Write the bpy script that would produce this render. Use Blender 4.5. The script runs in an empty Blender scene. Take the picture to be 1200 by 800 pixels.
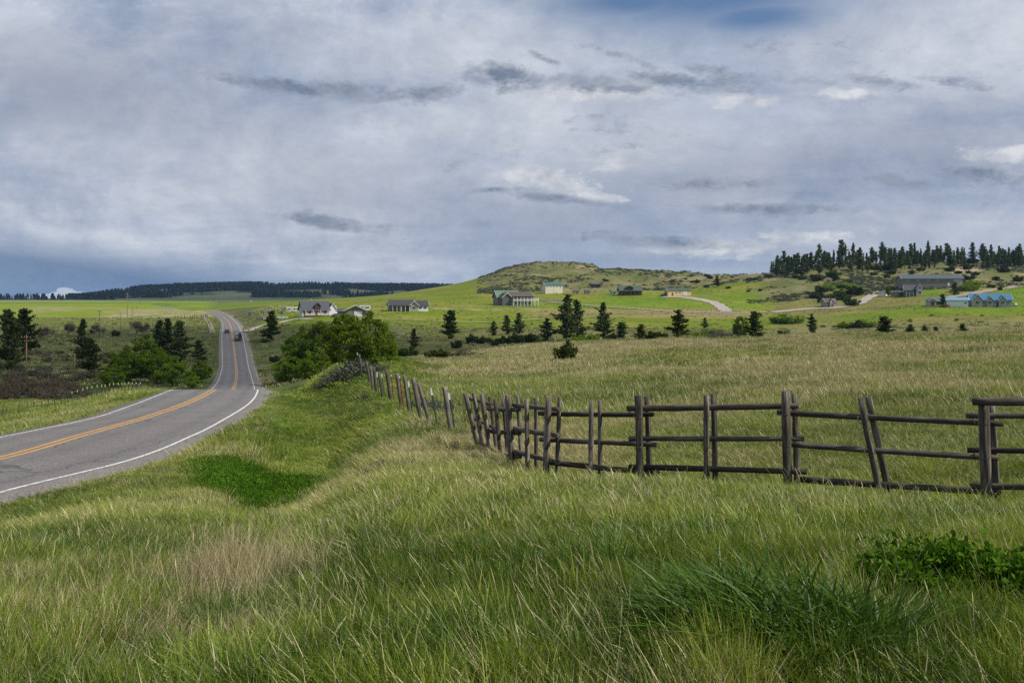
import bpy, math, random
import numpy as np
from mathutils import Vector, Matrix, Euler
from mathutils.bvhtree import BVHTree

sc = bpy.context.scene
COL = sc.collection
rng = np.random.default_rng(7)
random.seed(7)
F = 1200.0            # focal length in photo pixels
HOR = 350.0           # photo row of the eye-level horizon

def P(px, py, Y):
    """World point at depth Y seen at photo pixel (px,py); the eye is at the origin."""
    return Vector(((px-600)/F*Y, Y, (HOR-py)/F*Y))

# ------------------------------------------------------------------ numpy noise
_LAT = np.random.default_rng(3).random((257, 257)).astype(np.float64)
_LAT[256, :] = _LAT[0, :]; _LAT[:, 256] = _LAT[:, 0]
def vnoise(x, y):
    x = np.asarray(x, float); y = np.asarray(y, float)
    xi = np.floor(x); yi = np.floor(y)
    fx = x-xi; fy = y-yi
    fx = fx*fx*(3-2*fx); fy = fy*fy*(3-2*fy)
    a = xi.astype(np.int64) % 256; b = yi.astype(np.int64) % 256
    l = _LAT
    return (l[a, b]*(1-fx)+l[a+1, b]*fx)*(1-fy)+(l[a, b+1]*(1-fx)+l[a+1, b+1]*fx)*fy
def fbm(x, y, octv=4):
    s = 0; a = .5; t = 0
    for i in range(octv):
        s = s+a*vnoise(x*2**i+17.3*i, y*2**i+31.7*i); t += a; a *= .5
    return s/t
def sstep(a, b, x):
    t = np.clip((np.asarray(x, float)-a)/(b-a), 0, 1)
    return t*t*(3-2*t)

# ------------------------------------------------------------------ terrain profiles (depth, height) per view direction
N0 = [(1., -1.58), (4.2, -1.62)]
FARL = [(2600, -3), (3000, 4)]
prof = {
 -700: N0+[(8, -3.0), (13, -4.6), (20, -5.4), (40, -8.0), (92, -12), (150, -15), (300, -15), (400, -14), (550, -12.5), (800, -9.5), (1100, -6.5), (1800, -3), (2600, -2), (3500, 4), (4500, 4)],
 0: N0+[(8, -2.2), (14, -3.3), (20, -4.3), (24.5, -4.85), (40, -5.6), (50, -6.5), (70, -8.7), (92, -11), (120, -13.3), (150, -15), (200, -15.7), (230, -15.8), (300, -15), (400, -14), (550, -12.5), (800, -9.5), (1100, -6.8), (1800, -3.6), (2600, -2.6), (3500, 0), (4500, 2)],
 100: N0+[(8, -2.15), (14, -3.2), (24, -4.6), (32, -5.2), (50, -6), (60, -7), (80, -8.9), (110, -11), (130, -13.2), (150, -15), (200, -16), (250, -17.3), (300, -15.5), (400, -14), (550, -12.5), (800, -9.5), (1100, -6.8), (1800, -3.8), (2600, -3), (3500, 2), (4500, 2)],
 150: N0+[(8, -2.1), (15, -3.3), (24, -4.6), (32, -5.3), (50, -6.1), (62, -6.7), (80, -8.3), (110, -10.3), (140, -12.3), (165, -15), (200, -16.6), (280, -17.2), (330, -15.8), (400, -14.3), (550, -12.3), (800, -9.2), (1100, -6.8), (1800, -4), (2600, -3), (3100, 18), (3700, 38), (4500, 30)],
 200: N0+[(8, -2.1), (15, -3.25), (24, -4.65), (35, -5.8), (50, -6.1), (70, -6.9), (82, -7.4), (100, -9.5), (140, -12.6), (180, -16.2), (220, -17.6), (300, -17), (400, -14.5), (480, -13.2), (600, -11.5), (800, -9), (1100, -8), (1800, -5), (2600, -4), (3100, 25), (3700, 48), (4500, 45)],
 250: N0+[(8, -2.1), (15, -3.3), (25, -4.75), (35, -6.0), (45, -6.4), (60, -6.5), (80, -7.3), (100, -9.4), (140, -13), (180, -15.8), (237, -18), (275, -18.4), (310, -17), (385, -14.2), (480, -12.8), (570, -11.9), (660, -9.8), (740, -8.5), (1000, -8), (1800, -6), (2600, -4), (3100, 26), (3700, 53), (4500, 50)],
 300: N0+[(8, -2.1), (15, -3.3), (20, -4.4), (25, -5.3), (35, -6.6), (45, -7.1), (55, -7.1), (65, -7.0), (80, -7.5), (100, -9.6), (140, -13.2), (180, -15.9), (237, -18), (275, -18.2), (310, -17), (385, -14.), (480, -11), (570, -9), (660, -7.5), (740, -6), (1000, -4.5), (1800, -5), (2600, -4), (3100, 27), (3700, 54), (4500, 50)],
 350: N0+[(8, -2.1), (15, -3.3), (20, -4.25), (25, -5.0), (35, -6.2), (50, -7.3), (65, -8.0), (80, -8.7), (100, -9.7), (130, -11.3), (160, -13.3), (200, -15.5), (300, -16), (380, -13), (480, -8.2), (600, -6), (700, -4), (900, -1.2), (1500, -3), (2600, -4), (3100, 24), (3700, 54), (4500, 50)],
 400: N0+[(8, -2.0), (15, -3.0), (20, -3.95), (25, -4.7), (35, -5.8), (50, -6.65), (65, -6.7), (80, -6.3), (95, -6.25), (105, -6.6), (120, -8.6), (160, -13), (250, -15.6), (330, -14.2), (400, -11.5), (480, -8), (600, -4.5), (800, -1.5), (900, 1), (1000, 0), (1500, -5), (2600, -4), (3100, 22), (3700, 53), (4500, 50)],
 450: N0+[(8, -1.95), (15, -2.7), (25, -3.72), (35, -4.35), (50, -4.8), (65, -5.05), (85, -5.3), (105, -5.9), (120, -6.9), (150, -9.3), (250, -14), (350, -12.9), (480, -8.2), (520, -5.8), (650, -2.5), (800, .8), (900, 3.4), (1000, 3), (1500, -5), (2600, -4), (3100, 22), (3700, 52), (4500, 50)],
 500: N0+[(8, -2.0), (15, -2.8), (25, -3.75), (35, -4.25), (50, -4.9), (80, -6.2), (110, -7.2), (140, -8), (150, -8.5), (180, -11), (250, -14.2), (350, -13.7), (420, -12), (480, -9.3), (520, -6), (650, -2.5), (800, 3), (900, 9), (1000, 9.5), (1300, 2), (2600, -4), (3100, 22), (3700, 51), (4500, 50)],
 550: N0+[(8, -2.0), (15, -2.75), (22, -3.5), (26, -3.85), (35, -4.2), (50, -4.85), (80, -6.1), (110, -7.0), (140, -7.7), (160, -8.4), (190, -11), (250, -14), (350, -13.7), (420, -12), (480, -9.6), (540, -5.8), (650, -1.5), (800, 5.5), (900, 14), (980, 17.5), (1300, 5), (2600, -4), (3100, 16), (3700, 47), (4500, 40)],
 600: N0+[(8, -2.0), (15, -2.75), (22, -3.62), (35, -4.1), (50, -4.8), (80, -6), (110, -6.8), (140, -7.4), (165, -7.9), (190, -9.5), (250, -13), (300, -13.8), (350, -13.7), (480, -10), (560, -5.5), (600, -3.2), (700, 0), (780, 6), (850, 17), (930, 30), (1000, 33), (1300, 15), (2600, 0), (4500, 0)],
 640: N0+[(8, -2.0), (15, -2.72), (17, -3.05), (19.5, -3.52), (35, -4.05), (50, -4.7), (80, -5.7), (110, -6.4), (140, -6.9), (165, -7.3), (190, -9.2), (250, -13), (350, -13.8), (480, -10.3), (560, -6), (620, -2.8), (720, 2.5), (780, 7), (850, 18), (930, 31.5), (990, 35.5), (1300, 15), (2600, 0), (4500, 0)],
 700: N0+[(8, -1.95), (15, -2.72), (16.5, -3.08), (18.6, -3.48), (35, -4), (50, -4.6), (80, -5.4), (110, -6), (140, -6.4), (160, -6.8), (180, -7.6), (200, -9.5), (250, -13), (350, -13.8), (450, -11), (560, -7), (640, -2.5), (720, 3), (800, 9.5), (880, 20), (950, 28), (1000, 31), (1300, 15), (2600, 0), (4500, 0)],
 800: N0+[(8, -1.95), (14, -2.55), (15.5, -2.98), (17.8, -3.42), (30, -3.7), (50, -4.4), (80, -5.1), (120, -5.5), (145, -5.8), (165, -6.6), (200, -9.5), (280, -13.5), (360, -14), (450, -12), (560, -7.3), (620, -3), (700, 3), (780, 9.5), (860, 17), (950, 24.5), (1300, 12), (2600, 0), (4500, 0)],
 900: N0+[(8, -1.95), (13, -2.5), (15, -2.88), (17.4, -3.3), (30, -3.55), (50, -4.1), (80, -4.6), (120, -5.0), (140, -5.3), (165, -6.5), (200, -9.), (300, -13.5), (380, -14), (450, -12.8), (520, -10), (600, -4.5), (660, 3), (720, 12), (790, 19.2), (850, 21), (1000, 19), (2600, 0), (4500, 0)],
 940: N0+[(8, -1.95), (13, -2.5), (15, -2.92), (17.2, -3.33), (30, -3.5), (50, -4.1), (80, -4.6), (120, -4.95), (145, -5.3), (170, -6.5), (200, -9.), (300, -13), (380, -13.5), (450, -12), (520, -9.5), (590, -4), (650, 4), (710, 13), (750, 20), (790, 25), (850, 26), (1000, 20), (2600, 0), (4500, 0)],
 1000: N0+[(8, -1.95), (12.5, -2.5), (14.5, -2.92), (16.6, -3.36), (30, -3.5), (50, -4.05), (80, -4.5), (120, -4.9), (150, -5.3), (175, -6.6), (220, -9.5), (300, -12.5), (380, -12.6), (450, -11), (520, -8), (570, -3.5), (640, 4), (700, 13), (740, 20), (780, 26.2), (820, 28.5), (1000, 25), (2600, 0), (4500, 0)],
 1100: N0+[(8, -1.95), (12.5, -2.55), (14.2, -2.95), (16.2, -3.38), (30, -3.4), (50, -3.9), (80, -4.3), (120, -4.6), (150, -4.9), (175, -6), (220, -9.5), (300, -12.2), (400, -12), (450, -9), (490, -3.8), (560, 1.5), (640, 8), (700, 16), (750, 24), (790, 28.5), (830, 30), (1000, 27), (2600, 0), (4500, 0)],
 1200: N0+[(8, -1.95), (12, -2.5), (13.8, -2.92), (15.6, -3.32), (30, -3.4), (50, -3.75), (80, -4.0), (120, -4.3), (150, -4.5), (175, -5.5), (220, -9), (300, -12), (400, -12), (450, -8.5), (490, -3.8), (560, 2), (640, 9), (700, 15.5), (760, 23), (820, 31), (1000, 28), (2600, 0), (4500, 0)],
 1900: N0+[(8, -1.95), (12, -2.5), (15.6, -3.0), (30, -3.4), (50, -3.75), (80, -4.0), (120, -4.3), (150, -4.5), (175, -5.5), (220, -9), (300, -12), (400, -12), (450, -8.5), (490, -3.8), (560, 2), (640, 9), (700, 15.5), (760, 23), (820, 31), (1000, 28), (2600, 0), (4500, 0)],
}
LN0, LN1, NL = 0.0, math.log(12000), 640
lng = np.linspace(LN0, LN1, NL)
pxg = np.arange(-700, 1901, 5.0)
keys = sorted(prof)
colz = np.array([np.interp(lng, np.log([a for a, _ in prof[k]]), [b for _, b in prof[k]]) for k in keys])
ZG = np.array([np.interp(pxg, keys, colz[:, j]) for j in range(NL)]).T      # (px, lnY)
def gauss(a, sig, ax):
    r = int(3*sig); k = np.exp(-.5*(np.arange(-r, r+1)/sig)**2); k /= k.sum()
    pad = [(0, 0), (0, 0)]; pad[ax] = (r, r)
    b = np.pad(a, pad, mode='edge')
    return np.apply_along_axis(lambda v: np.convolve(v, k, 'valid'), ax, b)
ZG = gauss(gauss(ZG, 2.2, 1), 3.0, 0)

# ------------------------------------------------------------------ road: rows of constant depth
RY = np.array([-20, 10, 25, 32, 41, 50, 60, 70, 81, 90, 100, 130, 160, 180, 237, 275, 310, 340, 385, 480, 570, 660, 740, 850, 1000, 1200, 1500, 1900.])
RZ = np.array([-3.3, -4.2, -4.72, -5.02, -5.42, -5.85, -6.28, -6.75, -7.2, -8.1, -9.2, -12.15, -14.5, -15.6, -17.95, -18.3, -17.0, -15.9, -14.1, -12.8, -11.9, -9.7, -8.3, -10.0, -11.6, -9.8, -8.7, -7.0])
def px2X(l): return [(p-600)/F*y for y, p in l]
farY = [180, 237, 275, 310, 340, 385, 480, 570, 660, 740, 850, 1000, 1200, 1500, 1900]
fL = [250, 257.5, 260.3, 260.3, 260.2, 259.8, 261.3, 259, 250.3, 238, 222, 205, 191, 169, 150]
fC = [274, 277.2, 276.7, 275.2, 274, 272.3, 270.3, 266, 256.8, 243.4, 226.4, 208.6, 194, 171.3, 152]
fR = [298, 294.4, 291.2, 289, 287, 284.2, 279.6, 273.4, 263.6, 249.3, 231.2, 212.4, 197, 174, 154]
def edge(near, far):
    return np.array(near+[None]*4+px2X(list(zip(farY, far))), dtype=object)
nearL = [-26, -21, -20, -19.6, -19.9, -20.6, -22.4, -24.6, -26.9]
nearC = [-21.5, -17.2, -16.2, -16.2, -17.1, -18.1, -19.5, -21.4, -23.6]
nearR = [-17, -13, -12.5, -11.9, -12.68, -14.0, -15.6, -17.6, -20.1]
def fill(a):
    ok = np.array([v is not None for v in a]); v = np.array([x if x is not None else 0 for x in a], float)
    return np.interp(RY, RY[ok], v[ok])
def pchip(xs, ys):
    xs = np.asarray(xs, float); ys = np.asarray(ys, float)
    h = np.diff(xs); d = np.diff(ys)/h
    m = np.zeros(len(xs)); m[0] = d[0]; m[-1] = d[-1]
    for i in range(1, len(xs)-1):
        if d[i-1]*d[i] > 0:
            w1 = 2*h[i]+h[i-1]; w2 = h[i]+2*h[i-1]
            m[i] = (w1+w2)/(w1/d[i-1]+w2/d[i])
    def f(x):
        x = np.clip(np.asarray(x, float), xs[0], xs[-1])
        i = np.clip(np.searchsorted(xs, x, side='right')-1, 0, len(xs)-2)
        t = (x-xs[i])/h[i]
        return ((1+2*t)*(1-t)**2*ys[i]+t*(1-t)**2*h[i]*m[i]+t*t*(3-2*t)*ys[i+1]+t*t*(t-1)*h[i]*m[i+1])
    return f
XL, XC, XR = (pchip(RY, fill(edge(n, f))) for n, f in ((nearL, fL), (nearC, fC), (nearR, fR)))
ZR = pchip(RY, RZ)

def Z(X, Y):
    X = np.asarray(X, float); Y = np.asarray(Y, float)
    Yc = np.clip(Y, 4.0, 11000)
    px = np.clip(600+F*X/Yc, -699, 1899)
    u = (px+700)/5.0; v = (np.log(Yc)-LN0)/(LN1-LN0)*(NL-1)
    i = np.clip(u.astype(int), 0, len(pxg)-2); j = np.clip(v.astype(int), 0, NL-2)
    a = u-i; b = v-j
    z = (ZG[i, j]*(1-a)+ZG[i+1, j]*a)*(1-b)+(ZG[i, j+1]*(1-a)+ZG[i+1, j+1]*a)*b
    # relief: small humps near, gullies and spurs on the hills
    near = sstep(60, 20, Yc)
    z = z+near*((fbm(X/2.2, Y/2.2, 3)-.5)*.22)+sstep(20, 60, Yc)*sstep(300, 160, Yc)*(fbm(X/9, Y/9, 3)-.5)*.5
    hill = sstep(720, 850, Yc)*sstep(560, 620, px)*sstep(1100, 1000, Yc)
    z = z+hill*((fbm(X/55+4, Y/70, 4)-.5)*9+(.5-abs(fbm(X/22, Y/30, 4)-.5)*4)*3.2-.4)
    slope = sstep(560, 680, Yc)*sstep(840, 900, px)*sstep(1000, 850, Yc)
    z = z+slope*((fbm(X/30, Y/34, 4)-.5)*4)
    far = sstep(2700, 3300, Yc)*sstep(560, 480, px)
    z = z+far*((fbm(X/240, Y/260, 4)-.5)*15)*sstep(100, 180, px)
    z = z-sstep(3100, 3600, Yc)*sstep(100, 180, px)*sstep(600, 560, px)*7
    # road bed
    l = XL(Y); r = XR(Y); zr = ZR(Y)
    dist = np.maximum(np.maximum(l-.5-X, X-r-1.3), 0)
    reach = np.interp(Y, [0, 60, 200, 700], [4, 5, 9, 16])
    w = 1-sstep(0, 1, dist/reach)
    ok = (Y > -20) & (Y < 1850)
    w = np.where(ok, w, 0)
    return z*(1-w)+(zr-.16)*w
def Zf(x, y): return float(Z(np.array([x]), np.array([y]))[0])

# ------------------------------------------------------------------ object helpers
def tag(o, label=None, cat=None, group=None, kind=None):
    if label: o['label'] = label
    if cat: o['category'] = cat
    if group: o['group'] = group
    if kind: o['kind'] = kind
    return o
def empty(name, loc, rz=0., label=None, cat=None, group=None, scale=None):
    o = bpy.data.objects.new(name, None); COL.objects.link(o)
    o.empty_display_size = .2
    o.location = loc; o.rotation_euler = (0, 0, rz)
    if scale: o.scale = scale
    return tag(o, label, cat, group)
def mesh_np(name, V, Fq, mats=(), smooth=False):
    """mesh from numpy verts and a list of (n,k) face arrays"""
    me = bpy.data.meshes.new(name)
    V = np.asarray(V, np.float32).reshape(-1, 3)
    if isinstance(Fq, np.ndarray): Fq = [Fq]
    Fq = [np.asarray(f, np.int32) for f in Fq if len(f)]
    tot = np.concatenate([np.full(len(f), f.shape[1], np.int32) for f in Fq])
    idx = np.concatenate([f.ravel() for f in Fq])
    me.vertices.add(len(V)); me.vertices.foreach_set('co', V.ravel())
    me.loops.add(len(idx)); me.loops.foreach_set('vertex_index', idx)
    me.polygons.add(len(tot))
    st = np.concatenate([[0], np.cumsum(tot)[:-1]]).astype(np.int32)
    me.polygons.foreach_set('loop_start', st); me.polygons.foreach_set('loop_total', tot)
    if smooth: me.polygons.foreach_set('use_smooth', np.ones(len(tot), bool))
    for m in mats: me.materials.append(m)
    me.update(calc_edges=True); me.validate()
    return me
def link(name, me, parent=None, loc=None):
    o = bpy.data.objects.new(name, me); COL.objects.link(o)
    if parent is not None: o.parent = parent
    if loc is not None: o.location = loc
    return o
class MB:
    def __init__(s): s.v = []; s.f = []; s.sm = []
    def box(s, c, d, rz=0., taper=1.0, M=None):
        x, y, z = d[0]/2, d[1]/2, d[2]/2; b = len(s.v)
        for k, (i, j) in enumerate(((-1, -1), (1, -1), (1, 1), (-1, 1))):
            s.v.append(Vector((i*x, j*y, -z)))
        for k, (i, j) in enumerate(((-1, -1), (1, -1), (1, 1), (-1, 1))):
            s.v.append(Vector((i*x*taper, j*y*taper, z)))
        R = M if M is not None else Matrix.Rotation(rz, 3, 'Z')
        for k in range(b, b+8): s.v[k] = R @ s.v[k]+Vector(c)
        for q in ((3, 2, 1, 0), (4, 5, 6, 7), (0, 1, 5, 4), (1, 2, 6, 5), (2, 3, 7, 6), (3, 0, 4, 7)):
            s.f.append(tuple(b+i for i in q)); s.sm.append(False)
        return s
    def cyl(s, p0, p1, r0, r1=None, n=8, cap=True, wob=0., segs=1):
        p0 = Vector(p0); p1 = Vector(p1); r1 = r0 if r1 is None else r1
        a = (p1-p0).normalized(); t = a.orthogonal().normalized(); u = a.cross(t)
        b = len(s.v)
        for j in range(segs+1):
            c = p0.lerp(p1, j/segs); r = r0+(r1-r0)*j/segs
            if wob and 0 < j < segs: c = c+t*random.uniform(-wob, wob)+u*random.uniform(-wob, wob)
            for i in range(n):
                th = 2*math.pi*i/n; rr = r*(1+random.uniform(-wob, wob)*1.2)
                s.v.append(c+(t*math.cos(th)+u*math.sin(th))*rr)
        for j in range(segs):
            for i in range(n):
                i2 = (i+1) % n
                s.f.append((b+j*n+i, b+j*n+i2, b+(j+1)*n+i2, b+(j+1)*n+i)); s.sm.append(True)
        if cap:
            s.f.append(tuple(b+i for i in reversed(range(n)))); s.sm.append(False)
            s.f.append(tuple(b+segs*n+i for i in range(n))); s.sm.append(False)
        return s
    def tube(s, pts, r, n=5, r1=None):
        pts = [Vector(p) for p in pts]; r1 = r if r1 is None else r1
        b = len(s.v); m = len(pts)
        for k, p in enumerate(pts):
            a = (pts[min(k+1, m-1)]-pts[max(k-1, 0)]).normalized()
            t = a.cross(Vector((.31, .17, .93))).normalized(); u = a.cross(t)
            rr = r+(r1-r)*k/max(1, m-1)
            for i in range(n):
                th = 2*math.pi*i/n
                s.v.append(p+(t*math.cos(th)+u*math.sin(th))*rr)
        for k in range(m-1):
            for i in range(n):
                i2 = (i+1) % n
                s.f.append((b+k*n+i, b+k*n+i2, b+(k+1)*n+i2, b+(k+1)*n+i)); s.sm.append(True)
        s.f.append(tuple(b+i for i in reversed(range(n)))); s.sm.append(False)
        s.f.append(tuple(b+(m-1)*n+i for i in range(n))); s.sm.append(False)
        return s
    def poly(s, pts, faces):
        b = len(s.v); s.v += [Vector(p) for p in pts]
        for f in faces: s.f.append(tuple(b+i for i in f)); s.sm.append(False)
        return s
    def prism(s, prof2, y0, y1, axis='y'):
        """closed outline extruded along an axis; outline in (x,z) for y, (y,z) for x"""
        n = len(prof2); b = len(s.v)
        for y in (y0, y1):
            for (a, z) in prof2:
                s.v.append(Vector((a, y, z)) if axis == 'y' else Vector((y, a, z)))
        for i in range(n):
            j = (i+1) % n
            s.f.append((b+i, b+j, b+n+j, b+n+i)); s.sm.append(False)
        s.f.append(tuple(b+i for i in reversed(range(n)))); s.sm.append(False)
        s.f.append(tuple(b+n+i for i in range(n))); s.sm.append(False)
        return s
    def mesh(s, name, mat):
        me = bpy.data.meshes.new(name)
        me.from_pydata([tuple(v) for v in s.v], [], s.f)
        me.polygons.foreach_set('use_smooth', s.sm)
        if mat: me.materials.append(mat)
        import bmesh
        bm = bmesh.new(); bm.from_mesh(me); bmesh.ops.recalc_face_normals(bm, faces=bm.faces); bm.to_mesh(me); bm.free()
        return me
    def build(s, name, mat, parent=None):
        return link(name, s.mesh(name, mat), parent)

# ------------------------------------------------------------------ materials
def nd(nt, typ, **kw):
    n = nt.nodes.new(typ)
    for k, v in kw.items():
        if k == 'inp':
            for a, b in v.items(): n.inputs[a].default_value = b
        else: setattr(n, k, v)
    return n
def mixc(nt, fac, a, b, mode='MIX'):
    m = nt.nodes.new('ShaderNodeMix'); m.data_type = 'RGBA'; m.blend_type = mode
    for sock, v in ((m.inputs[0], fac), (m.inputs[6], a), (m.inputs[7], b)):
        if isinstance(v, bpy.types.NodeSocket): nt.links.new(v, sock)
        elif isinstance(v, (int, float)): sock.default_value = v
        else: sock.default_value = (*v[:3], 1)
    return m.outputs[2]
def math_(nt, op, a, b=None, c=None, clamp=False):
    m = nt.nodes.new('ShaderNodeMath'); m.operation = op; m.use_clamp = clamp
    for i, v in enumerate((a, b, c)):
        if v is None: continue
        if isinstance(v, bpy.types.NodeSocket): nt.links.new(v, m.inputs[i])
        else: m.inputs[i].default_value = v
    return m.outputs[0]
def ramp(nt, fac, stops, interp='LINEAR'):
    r = nt.nodes.new('ShaderNodeValToRGB'); r.color_ramp.interpolation = interp
    e = r.color_ramp.elements
    while len(e) < len(stops): e.new(.5)
    for el, (p, c) in zip(e, stops):
        el.position = p; el.color = (*c, 1) if not isinstance(c, (int, float)) else (c, c, c, 1)
    if isinstance(fac, bpy.types.NodeSocket): nt.links.new(fac, r.inputs[0])
    return r.outputs[0]
def noise(nt, vec, scale, detail=3, rough=.55, dist=0.):
    n = nd(nt, 'ShaderNodeTexNoise', inp={'Scale': scale, 'Detail': detail, 'Roughness': rough, 'Distortion': dist})
    if vec is not None: nt.links.new(vec, n.inputs['Vector'])
    return n.outputs['Fac']
def newmat(name):
    m = bpy.data.materials.new(name); m.use_nodes = True
    nt = m.node_tree; nt.nodes.clear()
    out = nt.nodes.new('ShaderNodeOutputMaterial')
    return m, nt, out
def simple(name, col, rough=.8, var=.25, scale=3., metal=0., stretch=None, spec=.3, bump=0.):
    m, nt, out = newmat(name)
    tc = nt.nodes.new('ShaderNodeTexCoord'); vec = tc.outputs['Object']
    if stretch:
        mp = nt.nodes.new('ShaderNodeMapping'); mp.inputs['Scale'].default_value = stretch
        nt.links.new(vec, mp.inputs[0]); vec = mp.outputs[0]
    f = noise(nt, vec, scale, 5, .6)
    c = mixc(nt, f, tuple(max(0, x*(1-var)) for x in col), tuple(min(1, x*(1+var)) for x in col))
    p = nd(nt, 'ShaderNodeBsdfPrincipled', inp={'Roughness': rough, 'Metallic': metal, 'Specular IOR Level': spec})
    nt.links.new(c, p.inputs['Base Color'])
    if bump:
        b = nd(nt, 'ShaderNodeBump', inp={'Strength': bump, 'Distance': .02})
        nt.links.new(f, b.inputs['Height']); nt.links.new(b.outputs[0], p.inputs['Normal'])
    nt.links.new(p.outputs[0], out.inputs[0])
    return m
def leafmat(name, dark, mid, light, trans=.35, hue=.0):
    """foliage: colour varies from leaf to leaf and plant to plant, with light coming through the leaf"""
    m, nt, out = newmat(name)
    g = nt.nodes.new('ShaderNodeNewGeometry'); oi = nt.nodes.new('ShaderNodeObjectInfo')
    c = ramp(nt, g.outputs['Random Per Island'], [(0, dark), (.5, mid), (1, light)])
    v = math_(nt, 'MULTIPLY_ADD', oi.outputs['Random'], .5, .75)
    c = mixc(nt, 1., c, v, 'MULTIPLY')
    d = nt.nodes.new('ShaderNodeBsdfDiffuse'); t = nt.nodes.new('ShaderNodeBsdfTranslucent')
    nt.links.new(c, d.inputs[0]); nt.links.new(c, t.inputs[0])
    mx = nt.nodes.new('ShaderNodeMixShader'); mx.inputs[0].default_value = trans
    nt.links.new(d.outputs[0], mx.inputs[1]); nt.links.new(t.outputs[0], mx.inputs[2])
    nt.links.new(mx.outputs[0], out.inputs[0])
    return m
# ------------------------------------------------------------------ camera, sun, sky
cam = bpy.data.objects.new('camera', bpy.data.cameras.new('camera')); COL.objects.link(cam)
cam.location = (0, 0, 0); cam.rotation_euler = (math.radians(90), 0, 0)
cam.data.sensor_width = 36; cam.data.lens = 36.0; cam.data.shift_y = -(400-HOR)/1200
cam.data.clip_start = .05; cam.data.clip_end = 40000
sc.camera = cam
SUN_AZ, SUN_EL = math.radians(106), math.radians(47)      # clockwise from the view direction
sdir = Vector((math.sin(SUN_AZ)*math.cos(SUN_EL), math.cos(SUN_AZ)*math.cos(SUN_EL), math.sin(SUN_EL)))
sl = bpy.data.lights.new('sun', 'SUN'); sl.energy = 5.0; sl.angle = math.radians(1.2); sl.color = (1, .93, .80)
so = bpy.data.objects.new('sun', sl); COL.objects.link(so)
so.rotation_euler = sdir.to_track_quat('Z', 'Y').to_euler()
sc.view_settings.view_transform = 'Standard'; sc.view_settings.look = 'None'
sc.view_settings.exposure = 0.0; sc.view_settings.gamma = 1
sc.render.engine = 'CYCLES'
sc.cycles.use_denoising = False
sc.cycles.max_bounces = 5; sc.cycles.diffuse_bounces = 2; sc.cycles.glossy_bounces = 2
sc.cycles.transmission_bounces = 3; sc.cycles.transparent_max_bounces = 6; sc.cycles.volume_bounces = 0
sc.cycles.caustics_reflective = False; sc.cycles.caustics_refractive = False

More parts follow.
